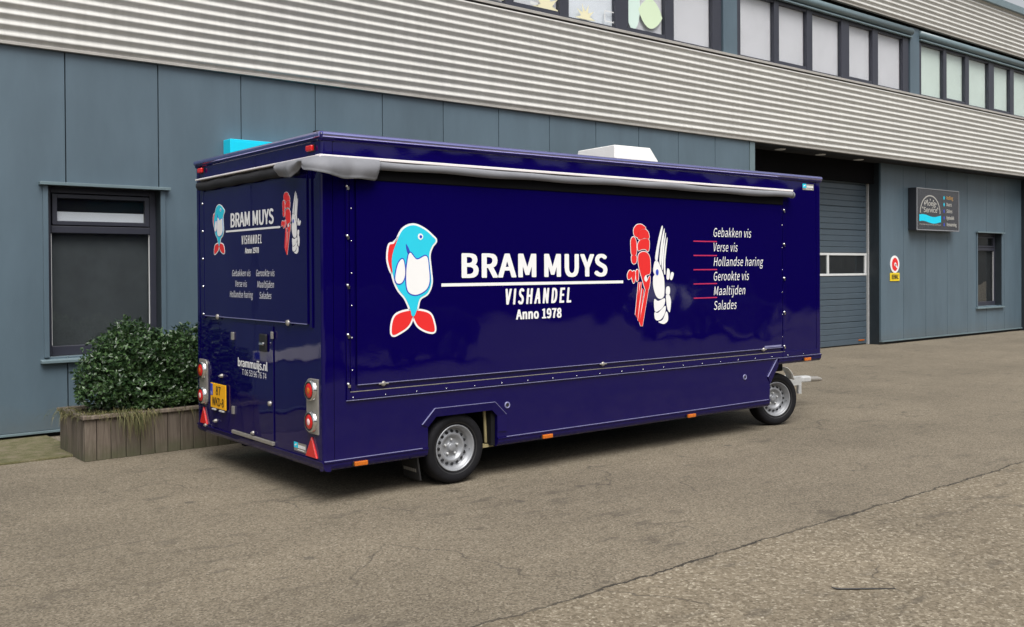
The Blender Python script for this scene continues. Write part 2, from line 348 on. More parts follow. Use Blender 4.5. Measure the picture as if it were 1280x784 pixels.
def offset(poly, d):
    n = len(poly); A = sum(poly[i][0]*poly[(i+1) % n][1]-poly[(i+1) % n][0]*poly[i][1] for i in range(n)); sg = 1 if A > 0 else -1
    out = []
    for i in range(n):
        t = Vector(poly[(i+1) % n])-Vector(poly[i-1]); t = t.normalized() if t.length else Vector((1, 0))
        out.append((poly[i][0]+sg*t.y*d, poly[i][1]-sg*t.x*d))
    return out

class Frame:
    """A flat surface: o lower-left origin, r to the right, u up, n outwards."""
    def __init__(s, o, r, u=(0,0,1), n=None):
        s.o, s.r, s.u = Vector(o), Vector(r), Vector(u); s.n = Vector(n) if n else s.r.cross(s.u)
    def __call__(s, x, y, h=0): return s.o+s.r*x+s.u*y+s.n*h
def flat(F, polys, m, name, parent, h=.002, th=.0012):
    mb = MB()
    for p in polys:
        n = len(p); A = sum(p[i][0]*p[(i+1) % n][1]-p[(i+1) % n][0]*p[i][1] for i in range(n))
        if A < 0: p = p[::-1]
        mb.add([F(x, y, h) for x, y in p]+[F(x, y, h-th) for x, y in p], [tuple(range(n))]+[((i+1) % n, i, i+n, (i+1) % n+n) for i in range(n)])
    return mb.build(name, m, parent, fix=False)
def rect(x0, x1, y0, y1): return [(x0, y0), (x1, y0), (x1, y1), (x0, y1)]
import os
def load_font():
    # Blender's own bundled face; the built-in face is the fallback
    try:
        return D.fonts.load(os.path.join(bpy.utils.system_resource('DATAFILES'), 'fonts', 'Noto Sans CJK Regular.woff2'))
    except Exception:
        return None
FONT = load_font()
def text(F, s, x0, x1, y0, y1, m, parent, name='lettering', h=.002, bold=0.0, shear=0.0, ref=None, space=1.0):
    """Flat lettering stretched into x0..x1 / y0..y1 (cap height); bold thickens the strokes by laying shifted copies."""
    def raw(st):
        c = D.curves.new('lettering', 'FONT'); c.body = st; c.size = 1; c.shear = shear; c.space_character = space; c.resolution_u = 4; c.fill_mode = 'FRONT'
        if FONT: c.font = FONT
        o = D.objects.new('lettering', c); COL.objects.link(o); bpy.context.view_layer.update()
        me = D.meshes.new_from_object(o.evaluated_get(bpy.context.evaluated_depsgraph_get()))
        vv = [(v.co.x, v.co.y) for v in me.vertices]; ff = [tuple(p.vertices) for p in me.polygons]
        D.objects.remove(o); D.curves.remove(c); D.meshes.remove(me); return vv, ff
    vv, ff = raw(s); xs_ = [v[0] for v in vv]; lo, hi = min(xs_), max(xs_)
    ry = [v[1] for v in raw(ref or 'H')[0]]; b0, b1 = min(ry), max(ry)
    B = bold*(y1-y0)                      # extra half stroke in metres
    sh = [(0, 0)]
    if B: sh = [(0, 0), (-B, 0), (B, 0), (-B*.5, 0), (B*.5, 0), (0, B*.45), (0, -B*.45), (-B*.8, B*.4), (B*.8, B*.4), (-B*.8, -B*.4), (B*.8, -B*.4)]
    mb = MB()
    for i, (dx, dy) in enumerate(sh):
        mb.add([F(x0+B+(x-lo)/(hi-lo)*(x1-x0-2*B)+dx, y0+B*.4+(y-b0)/(b1-b0)*(y1-y0-.8*B)+dy, h+.00012*i) for x, y in vv], ff)
    o = mb.build(name, m, parent, fix=False)
    return o

# ================================================================== GROUND
g = MB().add([(-70,-60,0),(110,-60,0),(110,60,0),(-70,60,0)], [(0,1,2,3)]).build('asphalt_yard', 'asphalt'); tag(g, kind='structure')
ms = MB().box(-12, 2.95, 10.08, 11.56, -.02, .022).build('mossy_paving_strip', 'moss', None, .012); tag(ms, kind='structure')

# ================================================================== BUILDING
YB = 11.483; PW = 1.0289; X0 = 3.17; ZC = 4.232; ZS = 5.757; ZU = 7.411; ZR = 8.53
bld = empty('industrial_building', (8, YB, 0))
tag(bld, 'long industrial building of blue grey panels with silver corrugated bands and upper strip windows', 'building')
class Rel:  # build in world coordinates, keep parts parented to the empty
    pass
def P(o, parent=bld):
    o.parent = parent; o.matrix_parent_inverse = Matrix.Translation(-Vector(bld.location)); return o
def wbox(name, m, x0, x1, y0, y1, z0, z1, bevel=0): return P(bx(name, m, None, x0, x1, y0, y1, z0, z1, bevel))
GAP = .012
WX0, WX1, WZ0, WZ1 = 2.98, 4.209, .87, 2.755        # left window opening
def panel(x0, x1, z0, z1, y, hole=None):
    mb = MB()
    x0 += GAP/2; x1 -= GAP/2
    if hole and hole[0] < x1 and hole[1] > x0:
        h0, h1, g0, g1 = hole
        if h0 <= x0 and h1 >= x1:
            for a, b in ((z0, g0), (g1, z1)): P(MB().box(x0, x1, y, y+.05, a, b).build('wall_panel', 'clad', None, .004))
            return
        if h0 > x0: poly = [(x0, z0), (x1, z0), (x1, g0), (h0, g0), (h0, g1), (x1, g1), (x1, z1), (x0, z1)]
        else: poly = [(x0, z0), (x1, z0), (x1, z1), (x0, z1), (x0, g1), (h1, g1), (h1, g0), (x0, g0)]
        mb.prism(poly, y, y+.05)
    else: mb.box(x0, x1, y, y+.05, z0, z1)
    P(mb.build('wall_panel', 'clad', None, .004))
for k in range(-14, 12): panel(X0+k*PW, X0+(k+1)*PW, .075, ZC+.05, YB, (WX0, WX1, WZ0, WZ1))
# end trim of the left wall and its return into the door recess
wbox('corner_trim', 'trimgrey', X0+12*PW+.006, 15.68, YB-.012, YB+.75, .06, ZC-.003, .004)
# structural wall behind the sheets (dark joints), plinth and drip
for x0, x1, z0, z1 in ((-12, WX0-.05, .0, ZC), (WX1+.05, 15.5, 0, ZC), (WX0-.05, WX1+.05, 0, WZ0-.05), (WX0-.05, WX1+.05, WZ1+.05, ZC)):
    wbox('backing_wall', 'dark', x0, x1, YB+.056, YB+.36, z0, z1)
wbox('base_flashing', 'trimgrey', -12, 15.66, YB-.03, YB+.05, .048, .073, .003)

def window(x0, x1, z0, z1, y, depth, hinge, trans, bl='blind'):
    """Recessed window with hood, side trims, sill, reveal, frame, transom and dark blind."""
    yf = y+depth
    w = P(MB().box(x0, x0+.065, yf, yf+.06, z0, z1).box(x1-.075, x1, yf, yf+.06, z0, z1).box(x0+.065, x1-.075, yf, yf+.06, z0, z0+.11).box(x0+.065, x1-.075, yf, yf+.06, z1-.07, z1)
          .box(x0+.065, x1-.075, yf-.012, yf+.06, trans-.045, trans+.035).build('window', 'frame', None, .006))
    def S(o): o.parent = w; return o
    S(bx('hood', 'trimgrey', None, x0-.095, x1+.105, y-.075, y+.0, z1, z1+.035, .004))
    S(bx('trim', 'clad', None, x0-.055, x0-.002, y-.022, y+depth, z0, z1-.002, .003))
    S(bx('trim', 'clad', None, x1+.002, x1+.057, y-.022, y+depth, z0, z1-.002, .003))
    S(MB().prism([(y-.07, z0-.062), (y-.07, z0-.03), (yf, z0), (yf, z0-.062)], x0-.095, x1+.10, 'yz').build('sill', 'trimgrey', None, .004))
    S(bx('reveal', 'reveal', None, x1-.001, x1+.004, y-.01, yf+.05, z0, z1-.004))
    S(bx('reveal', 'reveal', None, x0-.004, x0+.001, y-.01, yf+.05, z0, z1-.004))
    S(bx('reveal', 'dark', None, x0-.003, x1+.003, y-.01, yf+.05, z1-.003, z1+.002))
    S(bx('pane', 'glass', None, x0+.065, x1-.075, yf+.03, yf+.034, z0+.11, trans-.045))
    S(bx('blind', bl, None, x0+.05, x1-.06, yf+.085, yf+.09, z0+.05, trans))
    for q in (x0+.069, x1-.079): S(bx('blind_guide', 'white', None, q-.003, q+.003, yf+.012, yf+.028, z0+.12, trans-.05))
    # hopper sash above the transom
    a0, a1, c0, c1 = x0+.075, x1-.085, trans+.045, z1-.08
    S(MB().box(a0, a0+.05, yf-.02, yf+.04, c0, c1).box(a1-.05, a1, yf-.02, yf+.04, c0, c1).box(a0+.05, a1-.05, yf-.02, yf+.04, c0, c0+.045).box(a0+.05, a1-.05, yf-.02, yf+.04, c1-.045, c1).build('sash', 'frame', None, .004))
    S(bx('pane', 'glass', None, a0+.05, a1-.05, yf+.01, yf+.014, c0+.045, c1-.045))
    S(bx('dark_lining', 'dark', None, x0+.02, x1-.02, yf+.10, yf+.105, trans, z1))
    if hinge: S(bx('white_strip', 'blind_w', None, a0+.05, a1-.05, yf+.03, yf+.036, c0+.03, c0+.15))  # white strip low behind the sash glass
    return w
window(WX0, WX1, WZ0, WZ1, YB, .135, True, 2.285)

# corrugated bands: each sheet is a part
def corrugated(x0, x1, z0, z1, y, ph=0.0):
    pitch_ = .1155; n = int((z1-z0)/pitch_*14); mb = MB(); row = []
    # from the bottom of a wave: undercut, broad face leaning back, short return
    K = [(0, -.020), (.06, -.021), (.20, -.007), (.34, .012), (.43, .021), (.52, .022), (.64, .016), (.82, -.002), (.93, -.015), (1.0, -.020)]
    def prof_(t):
        for (a, b), (c, d) in zip(K, K[1:]):
            if t <= c:
                q_ = (t-a)/(c-a); return b+(d-b)*q_
        return K[-1][1]
    for i in range(n+1):
        z = z0+(z1-z0)*i/n
        row.append((y-.025-prof_(((z-z0)/pitch_+ph) % 1.0), z))
    vs = [(x0, a, b) for a, b in row]+[(x1, a, b) for a, b in row]
    m = n+1
    mb.add(vs, [(i, i+m, i+m+1, i+1) for i in range(n)], True)
    vs2 = [(x0, a+.002, b) for a, b in row]+[(x1, a+.002, b) for a, b in row]
    mb.add(vs2, [(i, i+1, i+m+1, i+m) for i in range(n)], True)
    return P(mb.build('corrugated_sheet', 'corr', None, fix=False))
xs = [-12, -5.6, -.5, 5.42, 11.4, 17.4, 23.4, 29.4, 34.5]
for i in range(len(xs)-1):
    corrugated(xs[i]-.03, xs[i+1]+.03, ZC+.035, ZS-.03, YB-.02-(i % 2)*.004)
    corrugated(xs[i]-.03, xs[i+1]+.03, ZU+.03, ZR, YB-.02-(i % 2)*.004)
scr = MB()
for xj in xs[1:-1]+[3.25]:
    for j in range(13):
        z = ZC+.035+.1155*(j+.75)
        if z < ZS-.08: scr.lathe([(.0, -.008), (.012, -.008), (.014, .0), (.014, .012)], 8, 'y', (xj, YB-.03, z))
o = P(scr.build('sheet_screws', 'frame')); o['kind'] = 'stuff'
wbox('drip_edge', 'drip', -12, 34.5, YB-.055, YB+.03, ZC, ZC+.032, .003)
wbox('sheet_backing', 'dark', -12, 34.5, YB+.025, YB+.2, ZC+.08, ZS-.02)
wbox('sheet_backing', 'dark', -12, 34.5, YB+.025, YB+.2, ZU+.01, ZR)
# window ledge and dark shadow joint under it
P(MB().prism([(YB-.075, ZS), (YB-.075, ZS+.045), (YB+.12, ZS+.085), (YB+.12, ZS)], -12, 34.5, 'yz').build('window_ledge', 'drip', None, .004))
wbox('drip_edge', 'drip', -12, 34.5, YB-.05, YB+.03, ZU, ZU+.028, .003)
# roof edge
wbox('roof_fascia', 'trimgrey', -12, 34.5, YB-.14, YB+.3, ZR+.0, ZR+.18, .008)
wbox('roof_deck', 'dark', -12, 34.5, YB+.3, YB+9, ZR-.3, ZR+.1)
wbox('upper_backing', 'dark', -12, 34.5, YB+.35, YB+.55, ZC, ZR-.01)

# upper strip windows
FR = [(0, .125), (1.2, 1.335), (2.325, 2.525), (3.605, 3.885), (4.855, 5.085), (6.165, 6.425)]
yw = YB+.06; zb, zt = ZS+.088, 7.10
BAYS = [(-5.42, 'blind_l'), (1.46, 'blind_l'), (8.34, 'blind_l'), (15.215, 'blind_l'), (22.10, 'blind_g'), (28.98, 'blind_g')]
for bi, (s, bm_) in enumerate(BAYS):
    mb = MB()
    for a, b in FR: mb.box(s+a, s+b, yw, yw+.09, zb, zt)
    for i in range(5):
        x0, x1 = s+FR[i][1], s+FR[i+1][0]
        mb.box(x0, x1, yw+.01, yw+.09, zb, zb+(.03 if i % 2 == 0 else .075)); mb.box(x0, x1, yw+.01, yw+.09, zt-.06, zt)
        if i % 2: mb.box(x0, x0+.035, yw+.004, yw+.09, zb+.075, zt-.06)
    win = P(mb.build('window_strip', 'frame', None, .005))
    def S(o): o.parent = win; return o
    for i in range(5):
        x0, x1 = s+FR[i][1], s+FR[i+1][0]
        pn = S(bx('pane', 'glass', None, x0, x1, yw+.05, yw+.054, zb+.03, zt-.06))
        mm = bm_
        if bi == 2 and i in (2,): mm = 'blind_w'
        S(bx('blind', mm, None, x0-.03, x1+.03, yw+.10, yw+.105, zb, zt))
    # rolled-up shutter case above the windows
    S(MB().lathe([(.0, 0), (.085, 0), (.085, 6.5), (.0, 6.5)], 16, 'x', (s-.04, YB+.02, zt+.145)).build('shutter_case', 'trimgrey'))
    S(bx('shutter_rail', 'trimgrey', None, s-.04, s+6.46, YB-.02, YB+.05, zt+.0, zt+.035, .006))
    P(MB().box(s+6.445, s+6.86, YB+.03, YB+.12, zb-.02, ZU-.05).build('pilaster_panel', 'clad', None, .004))
# printed flower films on the left office panes
F0 = Frame((0, yw+.049, 0), (1, 0, 0), n=(0, -1, 0))
def star(cx, cy, r, n=5, inner=.38, rot=0): return [(cx+(r if i % 2 == 0 else r*inner)*math.sin(rot+PI*i/n), cy+(r if i % 2 == 0 else r*inner)*math.cos(rot+PI*i/n)) for i in range(2*n)]
def blob(cx, cy, rx, ry, rot=0, pw=1.0, n=20): return [(cx+rx*math.cos(t)*math.cos(rot)-ry*math.sin(t)*math.sin(rot), cy+rx*math.cos(t)*math.sin(rot)+ry*math.sin(t)*math.cos(rot)) for t in (2*PI*k/n for k in range(n))]
def leafpoly(cx, cy, L, W, rot):
    pts = [(L*t, W*math.sin(PI*t)**.8) for t in (k/10 for k in range(11))]+[(L*t, -W*math.sin(PI*t)**.8) for t in (k/10 for k in range(9, 0, -1))]
    return [(cx+x*math.cos(rot)-y*math.sin(rot), cy+x*math.sin(rot)+y*math.cos(rot)) for x, y in pts]
def flower(cx, cy, s): return [leafpoly(cx, cy, s, s*.2, a) for a in (R(25), R(60), R(95), R(130), R(160))]
for fx, fy, fs_ in ((10.42, 5.96, .30), (11.28, 5.93, .24), (9.35, 5.94, .24)): P(flat(F0, [catmull([(fx+fs_*(1 if i % 2 == 0 else .42)*math.sin(R(-95+i*19)), fy+fs_*(1 if i % 2 == 0 else .42)*math.cos(R(-95+i*19))) for i in range(11)]+[(fx, fy-.03)], 2)], 'film_y', 'flower_film', None, .003))
P(flat(F0, [leafpoly(12.55, 6.28, .62, .26, R(-6))], 'green', 'leaf_film', None, .004)); P(flat(F0, [blob(12.42, 6.32, .17, .42)], 'film_g', 'leaf_film', None, .003))
P(flat(F0, [rect(11.72, 11.98, 5.94, 5.96), rect(11.72, 11.74, 5.96, 6.13), rect(11.74, 11.95, 6.11, 6.13), leafpoly(11.93, 5.95, .3, .02, R(50)), rect(10.08, 10.24, 5.95, 6.0)], 'white', 'cup_film', None, .003))

# door recess on the right
YW2, YD = 11.99, 12.32
KX = YW2/11.93; KD = YD/12.24; XR = 21.08*KX
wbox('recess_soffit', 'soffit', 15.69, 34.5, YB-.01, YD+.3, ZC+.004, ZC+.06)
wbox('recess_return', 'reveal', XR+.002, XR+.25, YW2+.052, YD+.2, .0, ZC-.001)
for x, y in ((17.11, 11.90), (18.60, 11.92), (20.18, 11.96)):
    P(MB().lathe([(0, -.012), (.10, -.012), (.115, 0), (.115, .02)], 20, 'z', (x, y, ZC)).build('recessed_spotlight', 'white'))
W2 = (25.88*KX, 27.28*KX, .75, 2.70)
jx = [XR+.255]+[v*KX for v in (22.09, 23.16, 24.25, 25.33, 26.41, 27.49, 28.56)]
panel(XR-.004, jx[1], .09, ZC-.002, YW2)
for i in range(1, 7): panel(jx[i], jx[i+1], .09, ZC-.002, YW2, W2)
for x0, x1, z0, z1 in ((XR+.26, W2[0]-.05, 0, ZC), (W2[1]+.05, 28.5*KX, 0, ZC), (W2[0]-.05, W2[1]+.05, 0, W2[2]-.05), (W2[0]-.05, W2[1]+.05, W2[3]+.05, ZC)):
    wbox('backing_wall', 'dark', x0, x1, YW2+.056, YW2+.35, z0, z1-.003)
wbox('base_flashing', 'trimgrey', XR, 28.55*KX, YW2-.03, YW2+.05, .06, .088, .003)
window(*W2, YW2, .16, False, 2.28, 'dark')
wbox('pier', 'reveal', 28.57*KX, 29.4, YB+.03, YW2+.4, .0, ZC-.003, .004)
for k in range(5): panel(29.4+k*PW, 29.4+(k+1)*PW, .075, ZC-.002, YB)
wbox('backing_wall', 'dark', 29.35, 34.5, YB+.056, YB+.3, 0, ZC-.003)

# sectional door: each section a sub-part with its pressed ribs
door = P(bx('sectional_door', 'door', None, 15.9, 21.0*KD, YD+.03, YD+.06, .02, 4.24))
def S(o): o.parent = door; return o
sec = .53
for i in range(8):
    z0 = .02+i*sec
    if i == 3:
        mb = MB().box(15.9, 20.98*KD, YD-.01, YD+.03, z0+.005, z0+.055).box(15.9, 20.98*KD, YD-.01, YD+.03, z0+sec-.06, z0+sec-.008)
        for a in (20.90*KD, 19.345*KD, 17.79*KD, 16.24*KD): mb.box(a, a+.07, YD-.01, YD+.03, z0+.055, z0+sec-.06)
        mb.box(15.9, 15.95, YD-.01, YD+.03, z0+.055, z0+sec-.06)
        S(mb.build('window_section', 'white', None, .005))
        for a, b in ((19.415*KD, 20.90*KD), (17.86*KD, 19.345*KD), (16.31*KD, 17.79*KD)):
            S(bx('pane', 'glass', None, a, b, YD+.005, YD+.009, z0+.055, z0+sec-.06))
            S(bx('dark_lining', 'dark', None, a, b, YD+.022, YD+.026, z0+.055, z0+sec-.06))
        continue
    prof = []; nr = 4; hgt = (sec-.008)/nr
    for r_ in range(nr):
        zz = z0+r_*hgt
        prof += [(YD+.012, zz), (YD, zz+.012), (YD, zz+hgt-.012), (YD+.012, zz+hgt-.001)]
    S(MB().prism(prof+[(YD+.03, z0+sec-.008), (YD+.03, z0)], 15.9, 20.98*KD, 'yz').build('door_section', 'door'))
S(bx('guide_rail', 'galv', None, 21.02*KD, 21.05*KD, YD-.03, YD+.04, 0, 4.2, .003))
S(bx('bottom_label', 'lensorange', None, 20.62*KD, 20.86*KD, YD-.014, YD-.002, .10, .125))
wbox('recess_shade_panel', 'void', 15.69, XR, YD-.16, YD-.04, 3.76, ZC-.001)  # black panel added to darken the top of the door recess
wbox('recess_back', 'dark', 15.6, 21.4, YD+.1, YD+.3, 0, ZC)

# ------------------------------------------------------------------ signs on the building
sg = empty('shop_sign_box', (22.31*KX, YW2-.22, 2.69)); tag(sg, 'anthracite projecting sign box with arched emblem and cyan wave on the recessed wall', 'sign')
bx('case', 'signside', sg, 0, 2.12, .012, .215, 0, 1.02, .006)
bx('face', 'signface', sg, .02, 2.10, .002, .012, .02, 1.0)
MB().box(0, 2.12, -.008, .01, 0, .022).box(0, 2.12, -.008, .01, .998, 1.02).box(0, .022, -.008, .01, .022, .998).box(2.098, 2.12, -.008, .01, .022, .998).build('frame', 'signframe', sg, .002)
FS = Frame((0, .002, 0), (1, 0, 0), n=(0, -1, 0))
arc = [(.66+.50*math.cos(t), .42+.44*math.sin(t)) for t in (PI*k/24 for k in range(25))]
ain = [(.66+.47*math.cos(t), .42+.41*math.sin(t)) for t in (PI*k/24 for k in range(24, -1, -1))]
flat(FS, [arc+ain], 'text_grey', 'emblem_arch', sg)
flat(FS, [blob(.66+.40*math.cos(t), .42+.33*math.sin(t), .025, .025, n=8) for t in (PI*k/8 for k in range(1, 8))], 'text_grey', 'emblem_dots', sg)
wv = [(.13+1.06*k/16, .36+.028*math.sin(k/16*2*PI+.6)) for k in range(17)]
flat(FS, [wv+[(x, y-.16) for x, y in wv[::-1]]], 'sigcyan', 'emblem_wave', sg)
text(FS, 'Ploeg', .38, .92, .60, .72, 'text_grey', sg, bold=.04); text(FS, 'Service', .33, 1.0, .44, .56, 'text_grey', sg, bold=.04)
text(FS, 'Containerservice & verhuur', .14, 1.18, .13, .165, 'text_grey', sg)
for i, (tx, wd) in enumerate((('Rolling', .34), ('Duers', .27), ('Sidres', .30), ('Hydrauliek', .40), ('Verwarming', .52))):
    y = .82-i*.165
    text(FS, tx, 1.47, 1.47+wd, y-.035, y+.05, 'text_orange' if i == 0 else 'text_grey', sg, bold=.04)
    flat(FS, [blob(1.35, y, .03, .045, n=10)], 'dblue' if i > 1 else 'sigcyan', 'bullet_mark', sg)
rs = empty('round_sign', (21.675*KX, YW2, 1.872)); tag(rs, 'round red and white prohibition sign above the yellow plate', 'sign')
MB().lathe([(0, -.016), (.205, -.016), (.205, -.004), (0, -.004)], 32, 'y', smooth=False).build('disc', 'decal', rs)
FR2 = Frame((0, -.016, 0), (1, 0, 0), n=(0, -1, 0))
flat(FR2, [blob(0, 0, .14, .155, n=28)], 'red', 'red_field', rs, .003); flat(FR2, [blob(.01, .0, .05, .045), leafpoly(.0, .01, .16, .03, R(-42))], 'awhite', 'white_mark', rs, .005)
ys = empty('yellow_sign', (21.675*KX, YW2, 1.575)); tag(ys, 'yellow rectangular notice plate below the round sign', 'sign')
bx('plate', 'signyellow', ys, -.215, .215, -.016, -.004, -.098, .094, .003)
text(Frame((0, -.016, 0), (1, 0, 0), n=(0, -1, 0)), 'BEWAC', -.15, .16, -.055, .055, 'black', ys, bold=.04)
cs = empty('turquoise_sign_box', (4.992, 11.28, 2.75)); tag(cs, 'turquoise light box sign on the wall behind the trailer roof', 'sign')
bx('case', 'sigcyan', cs, 0, 1.9, 0, .2, 0, .655, .006); bx('face', 'sigcyan', cs, .03, 1.87, -.004, 0, .03, .625)
ns = empty('name_board', (1.72, YB, .74)); tag(ns, 'white name board with blue square on the wall beyond the window', 'sign')
bx('board', 'decal', ns, -.45, .45, -.02, -.003, -.07, .07, .003); bx('blue_square', 'dblue', ns, .30, .43, -.023, -.02, -.055, .055)

# ================================================================== TRAILER
L, W, ZB, ZT = 6.447, 2.549, .269, 2.856
tr = empty('sales_trailer', (3.6558, 6.622, 0), -.0225)
tag(tr, 'long glossy navy blue fish sales trailer with white lettering parked on the asphalt', 'trailer')
SIDE = [(.094, .345), (.948, .345), (.948, .515), (1.028, .592), (1.609, .592), (1.665, .537), (1.665, .345), (5.478, .345), (5.485, .517), (5.637, .70), (5.637, .79), (6.39, .79), (6.39, 2.79), (.094, 2.79)]
MB().prism(SIDE, .0, .03).build('side_wall', 'paint', tr)
MB().prism(SIDE, W-.03, W).build('side_wall', 'paint', tr)
bx('rear_wall', 'paint', tr, .0, .03, .08, W-.08, .345, 2.79)
bx('front_wall', 'paint', tr, L-.03, L, .08, W-.08, .75, 2.79)
def corner(ca, cb, sa, sb, z0):
    r = .028; pts = [(ca+sa*.092, cb), (ca+sa*.092, cb+sb*.05), (ca+sa*.05, cb+sb*.078), (ca, cb+sb*.078)]
    arcp = [(ca+sa*(r-r*math.cos(t)), cb+sb*(r-r*math.sin(t))) for t in (PI/2*k/5 for k in range(6))]
    MB().prism(pts+arcp, z0, 2.79, 'xy').build('corner_profile', 'paint', tr)
e = .004
corner(-e, -e, 1, 1, .345); corner(-e, W+e, 1, -1, .345); corner(L+e, -e, -1, 1, .79); corner(L+e, W+e, -1, -1, .79)
MB().box(-.014, L+.014, -.016, W+.016, 2.785, ZT-.004).build('roof', 'paint', tr, .026, seg=4)
for p_ in (((-.0, -.006, 2.836), (L, -.006, 2.836)), ((-.0, W+.006, 2.836), (L, W+.006, 2.836)), ((-.004, 0, 2.836), (-.004, W, 2.836)), ((L+.004, 0, 2.836), (L+.004, W, 2.836))):
    MB().tube(p_, .024, 16).build('roof_rail', 'lacqrail', tr)
for b in (-.0165, W-.062):
    for a in (-.0165, L-.13): bx('roof_corner_cap', 'paint', tr, a, a+.145, b, b+.078, 2.783, ZT+.003, .024)
bx('roof_marker', 'black', tr, .02, .09, .12, .18, ZT+.001, ZT+.025, .004)
MB().box(.06, 5.45, .46, W-.46, .30, .335).box(.06, .84, .06, .46, .30, .335).box(1.75, 5.45, .06, .46, .30, .335).box(.06, .84, W-.46, W-.06, .30, .335).box(1.75, 5.45, W-.46, W-.06, .30, .335).build('floor', 'chassis', tr); bx('floor', 'chassis', tr, 5.3, L-.05, .06, W-.06, .74, .78)
MB().box(.85, .90, .05, .45, .3, .6).box(1.70, 1.74, .05, .45, .3, .6).box(.85, 1.74, .42, .45, .3, .62).box(.85, 1.74, .035, .42, .62, .65).build('wheel_housing', 'chassis', tr)
MB().box(5.44, 5.47, .05, W-.05, .3, .78).build('wheel_housing', 'chassis', tr)
# skirt rails with rounded lower edge
def rail(name, a0, a1, z0, z1, rear=False):
    pr = [(.03, z1), (-.014, z1), (-.014, z1-.012), (-.006, z1-.016), (-.005, z1-.04), (.004, z0+.018), (.018, z0+.004), (.04, z0), (.06, z0), (.06, z1-.01)]
    mb = MB().prism(pr, a0, a1, 'yz') if not rear else MB().prism(pr, a0, a1, 'xz')
    return mb.build(name, 'paint', tr)
rail('skirt_rail', .0, .945, ZB, .348); rail('skirt_rail', 1.668, 5.475, ZB, .348); rail('skirt_rail', 5.64, L, .717, .793)
rail('skirt_rail', -.004, W+.004, ZB, .348, True)
for a0, a1, z in ((.0, .885, .349), (1.76, 5.44, .349), (.19, 6.43, .797)): bx('edge_trim_highlight', 'trim_highlight', tr, a0, a1, -.0165, -.006, z-.0015, z+.0025)  # pale strips painted as sky highlights along the rail ridges
bx('skirt_rail', 'paint', tr, .0, L, W-.03, W+.004, ZB+.05, .344)
# wheel arch trims
OUT = [(.886, .541), (1.012, .663), (1.635, .661), (1.757, .545), (1.757, .40)]
INN = [(.948, .515), (1.028, .592), (1.609, .592), (1.665, .537), (1.665, .40)]
mb = MB()
vs_ = [(a, -.014, z) for a, z in OUT]+[(a, -.004, z) for a, z in INN]+[(a, .02, z) for a, z in OUT]+[(a, .02, z) for a, z in INN]
n5 = 5
mb.add(vs_, [(i, i+1, n5+i+1, n5+i) for i in range(4)]+[(i+1, i, 10+i, 11+i) for i in range(4)]+[(n5+i, n5+i+1, 15+i+1, 15+i) for i in range(4)])
mb.build('wheel_arch_trim', 'paint', tr)
MB().add([(5.434, -.014, .601), (5.60, -.014, .785), (5.637, -.003, .72), (5.487, -.003, .517), (5.434, .02, .601), (5.60, .02, .785), (5.637, .02, .72), (5.487, .02, .517)], [(0,1,2,3),(1,0,4,5),(3,2,6,7),(0,3,7,4)]).build('wheel_arch_trim', 'paint', tr)
def line(p, q, wd=.0032, b=-.0155, m='trim_highlight'):
    d = Vector((q[0]-p[0], q[1]-p[1])).normalized(); nx, nz = -d.y*wd/2, d.x*wd/2
    MB().prism([(p[0]-nx, p[1]-nz), (q[0]-nx, q[1]-nz), (q[0]+nx, q[1]+nz), (p[0]+nx, p[1]+nz)], b, b+.012).build('edge_trim_highlight', m, tr)
for i in range(3): line(OUT[i], OUT[i+1])
line((5.434, .601), (5.60, .785), .003)
# serving hatch and its frame
hat = bx('serving_hatch', 'paint', tr, .285, 5.688, -.020, -.001, .915, 2.60, .004)
MB().box(.196, .218, -.016, 0, .80, 2.60).box(.232, .272, -.010, 0, .80, 2.60).build('hatch_frame', 'paint', tr, .003)
MB().box(5.702, 5.714, -.016, 0, .80, 2.60).box(5.722, 5.765, -.008, 0, .80, 2.60).build('hatch_frame', 'paint', tr, .003)
bx('edge_trim_highlight', 'trim_highlight', hat, .285, 5.688, -.0225, -.0195, .9115, .9165); bx('edge_trim_highlight', 'paint', hat, .2825, .288, -.0225, -.02, .915, 2.5)
bx('edge_trim_highlight', 'trim_highlight', hat, 5.36, 5.66, -.024, -.0236, .925, .945)
bx('hinge_rail', 'paint', tr, .20, 6.40, -.012, 0, .805, .862, .003); bx('hinge_strip', 'alu', tr, .225, 5.74, -.014, -.011, .860, .866)
rv = MB()
for i in range(21): rv.lathe([(0, -.0155), (.0035, -.0148), (.005, -.012)], 8, 'y', (.25+i*.292, 0, .818))
o = rv.build('rivet_row', 'chrome', tr); o['kind'] = 'stuff'
for i in range(5):
    z = 2.45-i*.381
    for a in (.205, 5.722):
        MB().lathe([(0, -.03), (.010, -.028), (.012, -.012)], 8, 'y', (a, 0, z)).box(a-.004, a+.018, -.026, -.012, z-.028, z-.006).build('latch_bolt', 'chrome', tr)
for i in range(6):
    for a in (.245, 5.70): MB().lathe([(0, -.0135), (.004, -.013), (.006, -.009)], 6, 'y', (a, -.002, 2.28-i*.25)).build('screw', 'chrome', tr)
for a in (.519, 2.913, 5.351): MB().lathe([(0, -.032), (.014, -.031), (.018, -.025), (.022, -.018)], 12, 'y', (a, 0, .907)).box(a-.045, a+.045, -.026, -.019, .901, .913).build('hatch_latch', 'alu', tr, .003)
for a, z in ((1.776, .620), (5.044, .625)):
    MB().lathe([(.018, -.004), (.022, -.008), (.028, -.007), (.03, 0)], 20, 'y', (a, 0, z)).build('port_ring', 'trim_highlight', tr); MB().lathe([(0, -.003), (.02, -.004)], 16, 'y', (a, 0, z)).build('port_plug', 'black', tr)
